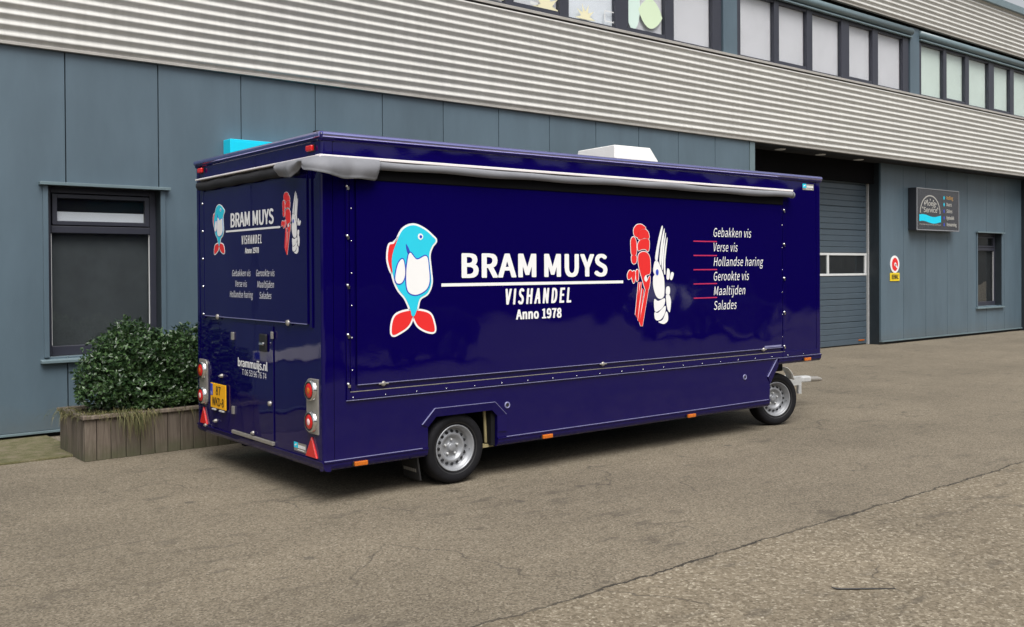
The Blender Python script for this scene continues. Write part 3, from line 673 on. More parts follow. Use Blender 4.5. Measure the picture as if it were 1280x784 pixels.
# awning along the side
bx('awning_rail', 'awhite', tr, -.055, 5.815, -.078, 0, 2.654, 2.676, .004)
bx('awning_shade_housing', 'void', tr, .275, 5.70, -.030, 0, 2.505, 2.600, .006)  # black box, housing and painted shadow of the roll in one
npt = 60; pr = []
for k in range(npt+1):
    a = .30+(5.79-.30)*k/npt; pr.append(((a, -.062+.004*math.sin(a*3.1), 2.618+.0035*math.sin(a*7)+.003*math.sin(a*2.3)), .033+.002*math.sin(a*5.3)))
MB().tube([p for p, _ in pr], [r_ for _, r_ in pr], 14).build('awning_roll', 'cloth', tr)
MB().lathe([(0, 0), (.03, 0), (.037, -.012), (.037, -.04)], 14, 'x', (5.835, -.062, 2.618)).build('awning_end_cap', 'cloth', tr)
# awning along the rear
bx('awning_rail', 'awhite', tr, -.062, 0, -.055, W-.13, 2.657, 2.672, .004)
MB().tube([(-.016+.003*math.sin(k), .35+(2.40-.35)*k/30, 2.605+.003*math.sin(k*.9)) for k in range(31)], .045, 14).build('awning_roll', 'cloth_shaded', tr)
# loose awning cloth wrapped round the near corner
def path(s_):
    if s_ < -.06: return Vector((-.078, -s_-.06)), Vector((-1, 0))
    if s_ > .06: return Vector((s_-.06, -.085)), Vector((0, -1))
    t = (s_+.06)/.12*PI/2; d = Vector((-math.cos(t), -math.sin(t))); return Vector((0, 0))+Vector((-.078*math.cos(t), -.085*math.sin(t))), d
prof = [(-.66, 2.575), (-.64, 2.553), (-.52, 2.540), (-.38, 2.527), (-.31, 2.560), (-.23, 2.612), (-.15, 2.606), (-.05, 2.555), (.08, 2.515), (.20, 2.497), (.32, 2.505), (.42, 2.500), (.475, 2.497), (.505, 2.515), (.515, 2.57)]
def interp(x):
    for (a, b), (c, d) in zip(prof, prof[1:]):
        if x <= c: t = (x-a)/(c-a); t = t*t*(3-2*t)*.5+t*.5; return b+(d-b)*t
    return prof[-1][1]
nu, nv = 90, 10; vs_ = []
for i in range(nu+1):
    s_ = -.66+1.175*i/nu; zb_ = interp(s_); p, d = path(s_)
    for j in range(nv+1):
        v = j/nv; z = 2.662-(2.662-zb_)*v
        bulge = .028*math.sin(PI*min(v*1.1, 1))+v*(.020*math.sin(s_*17+1+v)+.004*math.sin(s_*43))+(.055*v if abs(s_) < .12 else .055*v*max(0, 1-(abs(s_)-.12)/.14))
        q = p+d*(bulge+.004); sl_ = -.09*v if s_ < -.5 else 0
        vs_.append((q.x, q.y+sl_*0, z))
mb = MB().add(vs_, [(i*(nv+1)+j, (i+1)*(nv+1)+j, (i+1)*(nv+1)+j+1, i*(nv+1)+j+1) for i in range(nu) for j in range(nv)], True)
o = mb.build('awning_flap', 'cloth', tr); md = o.modifiers.new('solid', 'SOLIDIFY'); md.thickness = .003

# rear: hatch, door, fittings
rh = bx('rear_hatch', 'paint', tr, -.018, 0, .213, 2.315, 1.388, 2.55, .004)
bx('edge_trim_highlight', 'trim_highlight', rh, -.0215, -.0175, .22, 2.31, 1.384, 1.390); bx('edge_trim_highlight', 'paint', rh, -.0205, -.0185, .212, .217, 1.39, 2.5)
MB().box(-.012, 0, .150, .185, 1.36, 2.6).box(-.008, 0, .193, .205, 1.36, 2.6).build('hatch_frame', 'paint', tr, .003)
bx('hatch_frame', 'paint', tr, -.012, 0, 2.335, 2.38, 1.36, 2.6, .003)
for i in range(5):
    MB().lathe([(0, -.024), (.009, -.022), (.011, -.010)], 8, 'x', (0, 2.36, 2.44-i*.26)).build('latch_bolt', 'chrome', tr)
for b in (.55, 2.0): MB().lathe([(0, -.036), (.02, -.034), (.026, -.02)], 12, 'x', (0, b, 1.385)).build('hatch_latch', 'alu', tr)
rd = bx('rear_door', 'paint', tr, -.009, 0, .856, 1.668, .392, 1.345, .003)
bx('door_sill', 'alu', tr, -.026, 0, .845, 1.695, .358, .388, .004)
for z in (1.225, .565): bx('hinge', 'alu', rd, -.026, -.008, 1.645, 1.69, z-.035, z+.035, .004)
bx('hinge', 'alu', rd, -.026, -.008, .84, .87, 1.24, 1.30, .004)
hd = bx('door_handle', 'black', rd, -.03, -.008, .955, 1.09, 1.125, 1.275, .012)
MB().box(-.05, -.028, .965, 1.05, 1.18, 1.205).build('lever', 'chrome', hd, .006)
MB().lathe([(0, -.03), (.018, -.028), (.022, -.008)], 12, 'x', (0, .915, .70)).build('door_lock', 'alu', rd)
for b, z in ((1.955, .845), (2.10, .417), (1.26, .412), (2.33, .352)):
    MB().lathe([(0, -.026), (.012, -.025), (.017, -.014), (.02, 0)], 12, 'x', (0, b, z)).box(-.034, -.02, b-.04, b+.008, z-.008, z+.008).build('hook', 'alu', tr, .003)
# number plate
pl = bx('number_plate', 'yellow', tr, -.022, -.012, 1.828, 2.184, .540, .768, .005)
bx('plate_bracket', 'black', tr, -.012, 0, 1.85, 2.16, .53, .77)
FP = Frame((-.022, 2.184, .540), (0, -1, 0), n=(-1, 0, 0))
flat(FP, [rect(.006, .058, .115, .222)], 'dblue', 'country_strip', pl); text(FP, 'NL', .016, .048, .125, .150, 'decal', pl, h=.003)
text(FP, '87', .135, .245, .128, .205, 'black', pl, bold=.014); text(FP, 'WKD-8', .045, .315, .025, .100, 'black', pl, bold=.014)
bx('plate_lamp', 'galv', tr, -.03, -.01, 2.06, 2.14, .520, .534, .003); bx('plate_lamp', 'galv', tr, -.03, -.01, 1.87, 1.97, .518, .532, .003)
# tail lamp clusters
def cluster(b0, b1, outer, zc0, zc1):
    rr = .055; inn = b1 if outer == b0 else b0; s_ = 1 if inn > outer else -1
    pts = [(outer, .545), (outer, .970)]
    for k in range(7): t = PI/2*k/6; pts.append((inn-s_*rr+s_*rr*math.sin(t), .970-rr+rr*math.cos(t)))
    for k in range(7): t = PI/2*k/6; pts.append((inn-s_*rr+s_*rr*math.cos(t), .545+rr-rr*math.sin(t)))
    tl = MB().prism(pts, -.016, 0, 'yz').build('tail_light', 'alu', tr, .003)
    for z, inner in ((zc0, 'lensorange'), (zc1, 'lensclear')):
        c = (0, (b0+b1)/2, z)
        MB().lathe([(.060, -.017), (.066, -.045), (.076, -.046), (.082, -.017)], 32, 'x', c).build('bezel', 'chrome', tl)
        MB().lathe([(.026, -.049), (.050, -.047), (.062, -.038), (.064, -.018)], 32, 'x', c).build('lens', 'lensred', tl)
        MB().lathe([(0, -.054), (.018, -.053), (.026, -.049)], 20, 'x', c).build('lens', inner, tl)
        MB().lathe([(.058, -.043), (.0665, -.047), (.071, -.044)], 20, 'x', c).build('gasket', 'black', tl)
cluster(.060, .250, .060, .880, .640); cluster(2.285, 2.475, 2.475, .868, .630)
for bl, br, bt in ((.272, .088, .175), (2.47, 2.30, 2.385)):
    MB().prism([(bl, .362), (br, .362), (bt, .517)], -.016, 0, 'yz').build('triangle_reflector', 'lensred', tr, .002)
for b, z in ((2.393, 2.757), (.153, 2.742)):
    mk = bx('marker_lamp', 'lensred', tr, -.034, -.006, b-.05, b+.05, z-.022, z+.022, .01); bx('lamp_base', 'black', mk, -.010, 0, b-.056, b+.056, z-.026, z+.026)
for a, z, off in ((.312, .303, .0), (2.223, .301, 0), (4.163, .297, 0), (6.163, .752, 0)):
    mk = bx('marker_lamp', 'lensorange', tr, a-.058, a+.058, -.028, -.006, z-.018, z+.018, .006); bx('lamp_base', 'black', mk, a-.07, a+.07, -.012, .02, z-.016, z+.016)
# builder's stickers
FB = Frame((0, W, 0), (0, -1, 0), n=(-1, 0, 0)); FA = Frame((0, 0, 0), (1, 0, 0), n=(0, -1, 0))
def sticker(F, x0, x1, y0, y1):
    wd, hh = x1-x0, y1-y0
    st = flat(F, [rect(x0, x1, y0, y1)], 'alu', 'maker_sticker', tr)
    flat(F, [rect(x0, x0+.32*wd, y0+.35*hh, y1)], 'sigcyan', 'blue_field', st, .003)
    flat(F, [rect(x0+wd*(.36+.1*i), x0+wd*(.36+.1*i)+wd*.075, y0+.38*hh, y0+.75*hh) for i in range(6)]+[rect(x0+.3*wd, x0+.85*wd, y0+.14*hh, y0+.22*hh), leafpoly(x0+.05*wd, y0+.6*hh, .22*wd, .1*hh, .3)], 'decal', 'marks', st, .004)
sticker(FA, 6.10, 6.315, 2.695, 2.765); sticker(FB, W-.497, W-.285, .372, .440)

# lettering, side
FH = Frame((0, -.020, 0), (1, 0, 0), n=(0, -1, 0))
for w_, xa, xb in (('BRAM', 1.281, 2.098), ('MUYS', 2.190, 2.975)): text(FH, w_, xa, xb, 1.733, 1.940, 'decal', hat, bold=.068, space=1.04)
flat(FH, [rect(1.076, 3.184, 1.664, 1.690)], 'decal', 'underline', hat)
text(FH, 'VISHANDEL', 1.748, 2.512, 1.497, 1.634, 'decal', hat, bold=.055, shear=.2, space=1.22)
text(FH, 'Anno 1978', 1.862, 2.394, 1.363, 1.450, 'decal', hat, bold=.068, space=1.04)
for i, (s_, x1) in enumerate((('Gebakken vis', 5.136), ('Verse vis', 4.905), ('Hollandse haring', 5.343), ('Gerookte vis', 5.095), ('Maaltijden', 5.030), ('Salades', 4.885))):
    zc = 2.176-i*.1525; text(FH, s_, 4.513, x1, zc-.045, zc+.045, 'decal', hat, shear=.2, bold=0, space=1.03)
    if i < 5: flat(FH, [rect(4.198, 4.565, 2.075-i*.146, 2.086-i*.146)], 'crimson', 'rule_line', hat)
# lettering, rear
FG = Frame((-.018, W, 0), (0, -1, 0), n=(-1, 0, 0)); q = lambda b: W-b
text(FG, 'BRAM MUYS', q(1.683), q(.798), 2.190, 2.315, 'decal', rh, bold=.055)
flat(FG, [rect(q(1.794), q(.681), 2.150, 2.166)], 'decal', 'underline', rh)
text(FG, 'VISHANDEL', q(1.444), q(1.033), 2.035, 2.110, 'decal', rh, bold=.05, shear=.2, space=1.2)
text(FG, 'Anno 1978', q(1.378), q(1.090), 1.955, 2.003, 'decal', rh, bold=.05)
for s_, b0, b1, z in (('Gebakken vis', 1.658, 1.266, 1.785), ('Verse vis', 1.59, 1.345, 1.692), ('Hollandse haring', 1.716, 1.220, 1.598), ('Gerookte vis', 1.151, .792, 1.785), ('Maaltijden', 1.130, .805, 1.690), ('Salades', 1.090, .855, 1.597)):
    text(FG, s_, q(b0), q(b1), z-.027, z+.027, 'decal', rh, shear=.2, bold=0, space=1.03)
FD = Frame((-.009, W, 0), (0, -1, 0), n=(-1, 0, 0))
text(FD, 'brammuijs.nl', q(1.569), q(.960), .965, 1.035, 'decal', rd, bold=.055)
text(FD, 'T 06 53 96 76 74', q(1.484), q(.985), .895, .945, 'decal', rd)

# emblems: shrimps (crop pixels 770,270 x5.225) and a plain standing fish
SH_RED = [[(112,128),(110,90),(130,62),(160,60),(184,82),(160,90),(140,108),(132,140)], [(134,148),(136,112),(160,92),(186,92),(202,115),(203,148),(175,146),(150,156)], [(136,226),(134,186),(150,160),(180,150),(203,158),(206,200),(198,232),(180,218),(156,220)],
          [(136,300),(138,255),(160,236),(190,240),(208,270),(212,320),(210,372),(190,384),(178,390),(172,410),(180,428),(190,425),(208,392),(208,440),(196,486),(180,480),(160,410),(146,360)],
          [(92,160),(108,140),(124,170),(124,250),(96,252),(92,210)], [(96,262),(124,262),(124,300),(112,312),(98,302)],
          [(84,354),(98,366),(92,400),(74,410),(70,380)], [(98,366),(116,362),(114,424),(104,434),(96,400)], [(122,360),(136,354),(136,412),(124,420)]]
SH_LEG = [[(150,430),(158,430),(130,670),(120,640)], [(136,430),(144,430),(126,650),(116,640)], [(180,482),(198,486),(160,716),(148,712),(142,690)], [(160,470),(170,480),(142,690),(132,676)]]
SH_WHT = [[(286,66),(292,84),(270,200),(258,290),(246,292),(244,260),(264,150)], [(300,86),(304,100),(290,220),(280,320),(270,290),(282,170)], [(310,112),(312,130),(300,240),(292,350),(284,320),(294,200)], [(318,146),(322,160),(308,290),(308,380),(298,360),(302,250)],
          [(246,292),(262,300),(280,340),(298,400),(302,480),(296,530),(270,542),(246,520),(230,460),(230,400),(238,384),(230,360),(236,310)],
          [(236,545),(262,556),(302,540),(304,570),(290,600),(258,625),(238,618)], [(238,630),(262,632),(306,590),(306,630),(284,672),(258,684),(240,672)], [(262,692),(290,680),(312,628),(324,650),(322,690),(300,708),(278,704)],
          [(314,470),(330,462),(338,480),(334,514),(312,510)], [(312,522),(332,518),(344,560),(338,625),(330,630),(318,600)],
          [(320,350),(330,346),(338,370),(332,414),(316,410)], [(346,372),(360,370),(362,390),(350,420),(338,410)]]
def emblem(F, x0, y1, sx, sy, parent, which):
    cx, cy_ = which
    def tf(pl, n=5): return [(x0+(x-cx)*sx, y1-(y-cy_)*sy) for x, y in catmull(pl, n)]
    k = sx*3.0
    flat(F, [offset(tf(p_), k) for p_ in SH_RED]+[offset(tf(p_, 1), k*.7) for p_ in SH_LEG], 'decal', 'shrimp_outline', parent, .002)
    flat(F, [tf(p_) for p_ in SH_RED]+[tf(p_, 1) for p_ in SH_LEG], 'red', 'red_shrimp', parent, .0032)
    flat(F, [offset(tf(p_), 0) for p_ in SH_WHT], 'decal', 'white_shrimp', parent, .002)
    flat(F, [blob(x0+(182-cx)*sx, y1-(408-cy_)*sy, 9*sx, 18*sy)], 'decal', 'shrimp_eye', parent, .0042); flat(F, [blob(x0+(255-cx)*sx, y1-(368-cy_)*sy, 9*sx, 20*sy)], 'dblue', 'shrimp_eye', parent, .0042)
emblem(FH, 3.238, 2.231, (3.896-3.238)/(362-68), (2.231-1.240)/(716-60), hat, (68, 60))
emblem(FG, q(.660), 2.430, (.660-.315)/(362-68), (2.430-1.930)/(716-60), rh, (68, 60))
def fish(F, x0, x1, y0, y1, parent):
    def tf(pts, n=6): return [(x0+(x1-x0)*x, y0+(y1-y0)*y) for x, y in (catmull(pts, n) if n > 1 else pts)]
    w_ = (x1-x0)*.035
    body = [(.20,.84),(.32,.93),(.52,.965),(.74,.93),(.92,.865),(.98,.83),(.90,.78),(.84,.70),(.86,.58),(.88,.45),(.80,.36),(.64,.31),(.58,.22),(.53,.16),(.47,.16),(.44,.22),(.34,.32),(.20,.40),(.10,.52),(.08,.68)]
    belly = [(.44,.72),(.58,.66),(.78,.69),(.83,.58),(.84,.46),(.76,.385),(.56,.345),(.40,.375),(.36,.48),(.38,.62)]
    dors = [(.12,.80),(.24,.85),(.17,.72),(.12,.58),(.07,.55),(.0,.66),(.03,.78)]
    tails = [[(.50,.19),(.36,.20),(.16,.17),(.08,.10),(.08,.0),(.24,.02),(.42,.08)], [(.50,.19),(.64,.20),(.84,.17),(.92,.10),(.94,.01),(.76,.02),(.58,.08)]]
    fin = [(.20,.62),(.30,.66),(.34,.54),(.28,.46),(.18,.45),(.14,.50)]
    flat(F, [offset(tf(p_), w_) for p_ in [body, dors]+tails], 'decal', 'fish_outline', parent, .002)
    for p_ in [dors]+tails: flat(F, [tf(p_)], 'red', 'fish_fin', parent, .003)
    flat(F, [tf(body)], 'cyan', 'fish_body', parent, .004)
    flat(F, [offset(tf(belly), w_*.6), offset(tf(fin), w_*.6), leafpoly(x0+(x1-x0)*.36, y0+(y1-y0)*.80, (y1-y0)*.14, w_*.8, R(-70))], 'dblue', 'fish_lines', parent, .005)
    flat(F, [tf(belly), tf(fin)], 'decal', 'fish_belly', parent, .006)
    flat(F, [blob(x0+(x1-x0)*.66, y0+(y1-y0)*.865, (x1-x0)*.055, (x1-x0)*.055)], 'decal', 'fish_eye', parent, .005); flat(F, [blob(x0+(x1-x0)*.665, y0+(y1-y0)*.864, (x1-x0)*.028, (x1-x0)*.028)], 'dblue', 'fish_eye', parent, .006)
fish(FH, .565, 1.030, 1.290, 2.195, hat); fish(FG, q(2.085), q(1.815), 1.962, 2.420, rh)

# roof unit
MB().add([(3.69,.60,2.85),(4.36,.60,2.85),(4.36,1.20,2.85),(3.69,1.20,2.85),(3.69,.60,2.965),(4.345,.60,2.965),(4.345,1.20,2.965),(3.69,1.20,2.965),(3.70,.61,3.095),(4.245,.62,3.10),(4.245,1.17,3.095),(3.70,1.17,3.085)],
         [(0,3,2,1),(0,1,5,4),(1,2,6,5),(2,3,7,6),(3,0,4,7),(4,5,9,8),(5,6,10,9),(6,7,11,10),(7,4,8,11),(8,9,10,11)]).build('roof_ventilator', 'frp', tr, .008)
# wheels
def wheel(name, loc, rz):
    wh = empty(name, loc, rz); wh.parent = tr
    # turned round local y, outside face towards -y
    T = [(.190, -.062), (.205, -.078), (.232, -.092), (.262, -.094), (.281, -.086), (.293, -.070), (.298, -.045), (.300, 0), (.298, .045), (.293, .07), (.281, .086), (.250, .094), (.20, .08), (.185, .06)]
    ty = MB().lathe(T, 56, 'y').build('tyre', 'rubber', wh)
    MB().lathe([(.212, -.083), (.216, -.0855), (.220, -.0865)], 56, 'y').build('bead_line', 'black', ty)
    rim = MB().lathe([(.192, -.058), (.196, -.070), (.196, -.079), (.189, -.081), (.182, -.072), (.176, -.050), (.168, -.046), (.162, -.020), (.157, -.014), (.148, -.016), (.122, -.033), (.112, -.036), (.101, -.030), (.092, -.008), (.084, -.004), (.045, -.006), (.038, -.012), (.034, -.030), (.028, -.034), (0, -.034)], 56, 'y').build('rim', 'steel', wh)
    hl = MB()
    for k in range(16):
        a = 2*PI*k/16; c = (.1365*math.cos(a), -.0262, .1365*math.sin(a))
        hl.lathe([(0, -.0045), (.0135, -.0045), (.0145, .01)], 10, 'y', c)
    hl.build('vent_hole', 'dark', rim)
    for k in range(5):
        a = 2*PI*k/5+.3; MB().lathe([(0, -.026), (.008, -.026), (.011, -.020), (.012, -.004)], 8, 'y', (.064*math.cos(a), 0, .064*math.sin(a))).build('wheel_bolt', 'galv', rim)
    MB().tube([(.165, -.045, -.03), (.158, -.062, -.028)], .004, 6).build('valve', 'black', rim)
    return wh
wheel('wheel', (1.255, .125, .300), 0); wheel('wheel', (1.255, W-.125, .300), PI)
st = R(-15); px, pb = 6.13, 1.275
def turn(x, y): return (px+x*math.cos(st)-y*math.sin(st), pb+x*math.sin(st)+y*math.cos(st))
a, b = turn(0, -1.06); wheel('wheel', (a, b, .300), st); a, b = turn(0, 1.06); wheel('wheel', (a, b, .300), st+PI)
MB().tube([(1.255, .2, .30), (1.255, W-.2, .30)], .045, 10).build('axle', 'chassis', tr)
c0, c1 = turn(0, -.95), turn(0, .95); MB().tube([(*c0, .30), (*c1, .30)], .045, 10).build('axle', 'chassis', tr)
MB().lathe([(0, .45), (.45, .45), (.45, .55), (0, .55)], 24, 'z', (px, pb, 0)).box(5.5, 6.4, .5, .6, .56, .74).box(5.5, 6.4, 1.95, 2.05, .56, .74).build('turntable', 'chassis', tr)
MB().box(.2, 5.4, .55, .62, .18, .30).box(.2, 5.4, W-.62, W-.55, .18, .30).build('chassis_beam', 'chassis', tr)
db = empty('drawbar', (px-.11, pb, 0), st); db.parent = tr
MB().add([(.1,-.42,.30),(.1,-.36,.30),(1.30,-.06,.30),(1.30,-.12,.30),(.1,-.42,.40),(.1,-.36,.40),(1.30,-.06,.40),(1.30,-.12,.40)], [(0,3,2,1),(4,5,6,7),(0,1,5,4),(1,2,6,5),(2,3,7,6),(3,0,4,7)]).build('frame_arm', 'galv', db)
MB().add([(.1,.36,.30),(.1,.42,.30),(1.30,.12,.30),(1.30,.06,.30),(.1,.36,.40),(.1,.42,.40),(1.30,.12,.40),(1.30,.06,.40)], [(0,3,2,1),(4,5,6,7),(0,1,5,4),(1,2,6,5),(2,3,7,6),(3,0,4,7)]).build('frame_arm', 'galv', db)
MB().box(1.22, 1.52, -.055, .055, .315, .395).build('coupling_head', 'galv', db, .02); MB().tube([(1.45, 0, .35), (1.66, 0, .345), (1.72, 0, .335)], [.04, .035, .02], 10).build('towing_eye', 'alu', db)
MB().tube([(1.36, 0, .32), (1.36, 0, .17)], .032, 10).build('jockey_leg', 'galv', db); MB().tube([(.75, -.28, .25), (1.0, -.2, .25)], .04, 10).build('brake_tube', 'black', db)
fv = []
for k in range(9):
    t = R(30+k*6); fv += [(.72+.24*math.sin(t), -.40, .36+.24*math.cos(t)), (.72+.24*math.sin(t), -.26, .36+.24*math.cos(t))]
o = MB().add(fv, [(2*k, 2*k+1, 2*k+3, 2*k+2) for k in range(8)], True).build('splash_plate', 'frp', db); md = o.modifiers.new('solid', 'SOLIDIFY'); md.thickness = .006
# mud flap, strut
mf = MB().add([(.90,.05,.075),(.90,.30,.075),(.915,.30,.075),(.915,.05,.075),(.86,.05,.33),(.86,.30,.33),(.875,.30,.33),(.875,.05,.33)], [(0,3,2,1),(4,5,6,7),(0,1,5,4),(1,2,6,5),(2,3,7,6),(3,0,4,7)]).build('mud_flap', 'black', tr)
flat(Frame((.887, .29, .14), (0, -1, 0), (-.155, 0, .988), (-1, 0, -.155)), [rect(.02+.028*i, .042+.028*i, 0, .028) for i in range(7)], 'alu', 'marks', mf, .004)
MB().tube([(1.60, .10, .58), (1.615, .10, .30)], .014, 8).box(1.56, 1.68, .07, .13, .262, .288).build('support_strut', 'brass', tr)
bx('inner_panel', 'chassis', tr, 1.62, 1.66, .03, .42, .28, .60)

# ================================================================== PLANTER
pt = empty('planter_box', (2.824, 9.715, 0)); tag(pt, 'weathered wooden planter box of upright boards against the wall', 'planter')
PLX, PLY, PH = 1.95, .82, .40
def board(x0, x1, y0, y1, z1):
    o = MB().box(x0, x1, y0, y1, .0, z1).build('board', 'wood', pt, .004); return o
cuts = [0.0, .112, .245, .387, .526, .667, .795, .925, 1.056, 1.19, 1.32, 1.45, 1.58, 1.71, 1.84, 1.95]
for i in range(len(cuts)-1): board(cuts[i]+.003, cuts[i+1]-.003, random.uniform(0, .004), .03, PH-.004); board(cuts[i]+.003, cuts[i+1]-.003, PLY-.03, PLY, PH-.004)
for i in range(6):
    y0 = .034+i*(PLY-.068)/6
    for x in (0.0, PLX-.03): board(x, x+.03, y0+.002, y0+(PLY-.068)/6-.002, PH-.004)
for x0, x1, y0, y1 in ((-.02, PLX+.02, -.025, .055), (-.02, PLX+.02, PLY-.055, PLY+.025), (-.02, .06, .057, PLY-.057), (PLX-.06, PLX+.02, .057, PLY-.057)):
    MB().box(x0, x1, y0, y1, PH, PH+.035).build('rim_board', 'wood', pt, .005)
MB().box(.03, PLX-.03, .03, PLY-.03, .25, .385).build('soil', 'soil', pt)

def leaf_quad(vs, fs, c, d, nrm, l, wd):
    s_ = d.cross(nrm).normalized(); m_ = c+d*l*.5; k = len(vs)
    vs += [c, m_+s_*wd*.5+nrm*wd*.12, c+d*l, m_-s_*wd*.5+nrm*wd*.12]; fs += [(k, k+1, k+2), (k, k+2, k+3)]
def rndv():
    while True:
        v = Vector((random.uniform(-1,1), random.uniform(-1,1), random.uniform(-1,1)))
        if .05 < v.length < 1: return v.normalized()
def shrub(loc, lobes, n, label):
    sh = empty('evergreen_shrub', loc); tag(sh, label, 'shrub', 'shrubs in the planter')
    vs, fs = [], []; tot = sum(r_[0]*r_[2] for _, r_ in lobes)
    for c, r_ in lobes:
        c = Vector(c); bumps = [(rndv(), random.uniform(.05, .16)) for _ in range(34)]
        for _ in range(int(n*r_[0]*r_[2]/tot)):
            d = rndv()
            k = 1+sum(a_*max(0, (d.dot(b_)-.86)/.14) for b_, a_ in bumps)
            rad = k*(random.random()**.22)*random.uniform(.9, 1.03)-.10
            p = c+Vector((d.x*r_[0], d.y*r_[1], d.z*r_[2]))*rad
            if p.z < .0: continue
            # a twig end with a whorl of 3 leaves
            ax = (d*.9+Vector((0, 0, .5))+rndv()*.5).normalized()
            for _q in range(3):
                ld = (ax*.5+rndv()*.9).normalized(); nr = (ax+rndv()*.5).normalized()
                nr = (nr-ld*nr.dot(ld)); nr = nr.normalized() if nr.length > .01 else Vector((0, 0, 1))
                leaf_quad(vs, fs, p, ld, nr, random.uniform(.036, .060), random.uniform(.020, .032))
    MB().add(vs, fs).build('foliage', 'leaf', sh, fix=False)
    tb = MB()
    for c, r_ in lobes:
        for _ in range(7):
            e_ = Vector(c)+rndv()*r_[0]*.7
            tb.tube([(random.uniform(-.06, .06), random.uniform(-.06, .06), -.02), Vector(c)*.45+rndv()*.05, e_], [.012, .009, .004], 5)
    tb.build('stem', 'bark', sh)
shrub((3.36, 10.13, .385), [((.06, 0, .55), (.40, .33, .36)), ((-.19, -.05, .34), (.33, .30, .31)), ((.12, -.06, .26), (.38, .32, .26))], 5200, 'rounded dark evergreen shrub in the planter beside the window')
shrub((3.98, 10.16, .385), [((-.02, 0, .50), (.36, .32, .36)), ((.16, -.04, .30), (.34, .30, .30)), ((-.10, -.05, .25), (.30, .28, .25))], 4600, 'slightly lower evergreen shrub in the planter next to the trailer corner')
# trailing ground cover and grass
vs, fs = [], []
for _ in range(1500):
    x = random.uniform(3.35, 4.7); y = random.uniform(9.72, 9.95); z = .45+.12*math.exp(-((x-3.95)/.45)**2)*random.random()+random.uniform(-.01, .05)
    d = (rndv()+Vector((0, -.5, .1))).normalized(); nr = (Vector((0, -.4, 1))+rndv()*.5); nr = (nr-d*nr.dot(d)).normalized()
    leaf_quad(vs, fs, Vector((x, y, z)), d, nr, random.uniform(.03, .05), random.uniform(.02, .034))
o = MB().add(vs, fs).build('ground_cover', 'leaf2', fix=False); tag(o, 'low green ground cover trailing along the planter rim', 'ground cover', kind='stuff')
vs, fs = [], []
def blade(p, d, l, w_, droop):
    s_ = d.cross(Vector((0, 0, 1))); s_ = (s_.normalized() if s_.length > .01 else Vector((1, 0, 0)))*w_; k = len(vs); n = 4
    for i in range(n+1):
        t = i/n; c = p+d*l*t+Vector((0, 0, -droop*t*t)); vs.extend([c-s_*(1-t*.9), c+s_*(1-t*.9)])
    for i in range(n): fs.append((k+2*i, k+2*i+1, k+2*i+3, k+2*i+2))
def tuft(cx, cy, n, l, sp, out=(0, -.4, .9), dr=.12):
    for _ in range(n):
        d = (Vector(out)+rndv()*.55).normalized()
        blade(Vector((cx+random.gauss(0, sp), cy+random.gauss(0, sp*.6), .425+random.uniform(-.01, .02))), d, l*random.uniform(.5, 1.1), random.uniform(.0022, .0042), dr*random.uniform(.5, 1.5))
tuft(3.30, 9.74, 260, .17, .09, (0, -.75, .55), .22); tuft(3.14, 9.76, 160, .14, .12, (0, -.3, .8), .10)
tuft(2.88, 10.05, 220, .12, .12, (-.5, -.1, .7), .10); tuft(2.95, 9.80, 180, .10, .08, (-.2, -.3, .7), .08); tuft(2.87, 10.38, 120, .14, .07, (-.8, 0, .6), .14); tuft(3.75, 9.75, 60, .12, .2, (0, -.5, .7), .12)
o = MB().add(vs, fs).build('grass', 'grass', fix=False); tag(o, 'dry yellowish grass tufts spilling over the planter rim', 'grass', kind='stuff')

# ================================================================== SMALL THINGS
o = MB().tube([(4.872, 3.062, .012), (4.885, 3.036, .006), (4.91, 3.012, .005), (5.03, 2.915, .005), (5.14, 2.828, .004)], [.003, .006, .0055, .0045, .002], 7).build('black_rod', 'black')
tag(o, 'thin black bent plastic strip lying on the asphalt', 'rod')

# ================================================================== ACROSS THE YARD (seen only as reflections)
ob = empty('brick_warehouse', (8, -16, 0)); tag(ob, 'dark brown brick warehouse across the yard, mirrored in the trailer lacquer', 'building')
bx('wall', 'brick', ob, -45, 50, -8, 0, 0, 5.6); bx('roof_edge', 'frame', ob, -45.1, 50.1, -8.1, .15, 5.6, 5.9)
for k in range(-6, 8):
    x = k*6.4
    wn = bx('window', 'frame', ob, x, x+2.6, 0, .06, 1.2, 2.7); bx('pane', 'black', wn, x+.08, x+2.52, .06, .07, 1.28, 2.62)

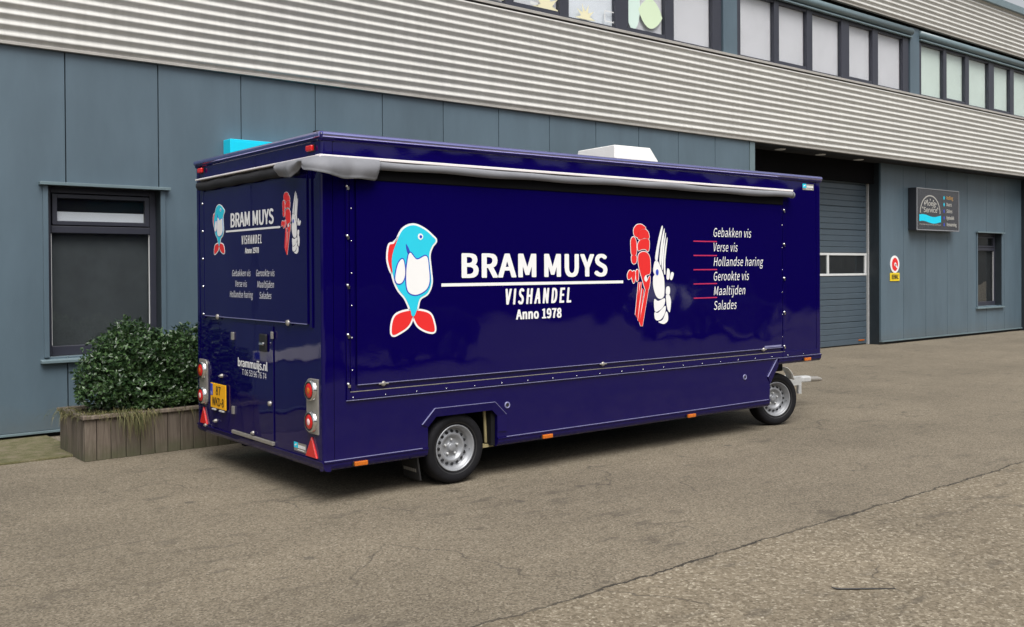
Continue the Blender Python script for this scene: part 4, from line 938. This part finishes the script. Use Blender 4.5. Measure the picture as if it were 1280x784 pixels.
def parked_car(loc, rz, m, label):
    c = empty('parked_car', loc, rz); tag(c, label, 'car')
    def arch(cx): return [(cx-.36*math.cos(t), .28+.36*math.sin(t)) for t in (PI*k/8 for k in range(9))]
    low = [(-2.15, .30)]+arch(-1.30)+arch(1.32)+[(2.12, .28), (2.20, .45), (2.14, .70), (1.95, .80), (1.10, .94), (-1.75, .98), (-2.18, .90), (-2.22, .55)]
    MB().prism(low, -.88, .88).build('body', m, c, .07, seg=3)
    cab = [(-1.95, .93), (1.12, .93), (.35, 1.40), (-.1, 1.46), (-1.2, 1.45), (-1.65, 1.36)]
    vs_ = [(x, -.82 if z < 1 else -.62, z) for x, z in cab]+[(x, .82 if z < 1 else .62, z) for x, z in cab]; n = len(cab)
    MB().add(vs_, [tuple(range(n)), tuple(range(2*n-1, n-1, -1))]+[(i, i+n, (i+1) % n+n, (i+1) % n) for i in range(n)]).build('cabin', m, c, .04)
    for sg_ in (-1, 1):
        for w0, w1, t0, t1 in ((-.25, .92, -.15, .28), (-1.5, -.32, -1.25, -.22)):
            y0, y1 = sg_*.825, sg_*.665
            MB().add([(w0, y0, 1.0), (w1, y0, 1.0), (t1, y1, 1.34), (t0, y1, 1.36), (w0, y0-sg_*.03, 1.0), (w1, y0-sg_*.03, 1.0), (t1, y1-sg_*.03, 1.34), (t0, y1-sg_*.03, 1.36)], [(0,1,2,3),(7,6,5,4),(0,4,5,1),(1,5,6,2),(2,6,7,3),(3,7,4,0)]).build('side_window', 'signface', c)
        MB().box(2.02, 2.17, sg_*.62-.16, sg_*.62+.16, .60, .74).build('headlight', 'chrome', c, .03)
        for x in (-1.30, 1.32):
            T = [(.19, -.10), (.30, -.10), (.315, -.08), (.315, .08), (.30, .10), (.19, .10)]
            MB().lathe(T, 28, 'y', (x, sg_*.78, .315)).build('tyre', 'rubber', c)
            MB().lathe([(.2, .09*sg_), (.18, .10*sg_), (.06, .075*sg_), (0, .085*sg_)], 28, 'y', (x, sg_*.78, .315)).build('wheel_disc', 'steel', c)
MT['car_dark'] = mat('dark grey car paint', (.020, .022, .026), .35, coat=1.0, var=.05)
MT['car_blue'] = mat('dark blue car paint', (.012, .018, .045), .35, coat=1.0, var=.05)
parked_car((9.9, -4.0, 0), R(2), 'car_dark', 'dark grey hatchback parked across the yard, mirrored low in the trailer side')
parked_car((20.6, -4.6, 0), R(-3), 'car_blue', 'dark blue hatchback parked farther along the yard, facing the trailer side')
parked_car((3.6, -4.6, 0), R(4), 'car_blue', 'dark blue hatchback parked behind the dark grey hatchback across the yard')
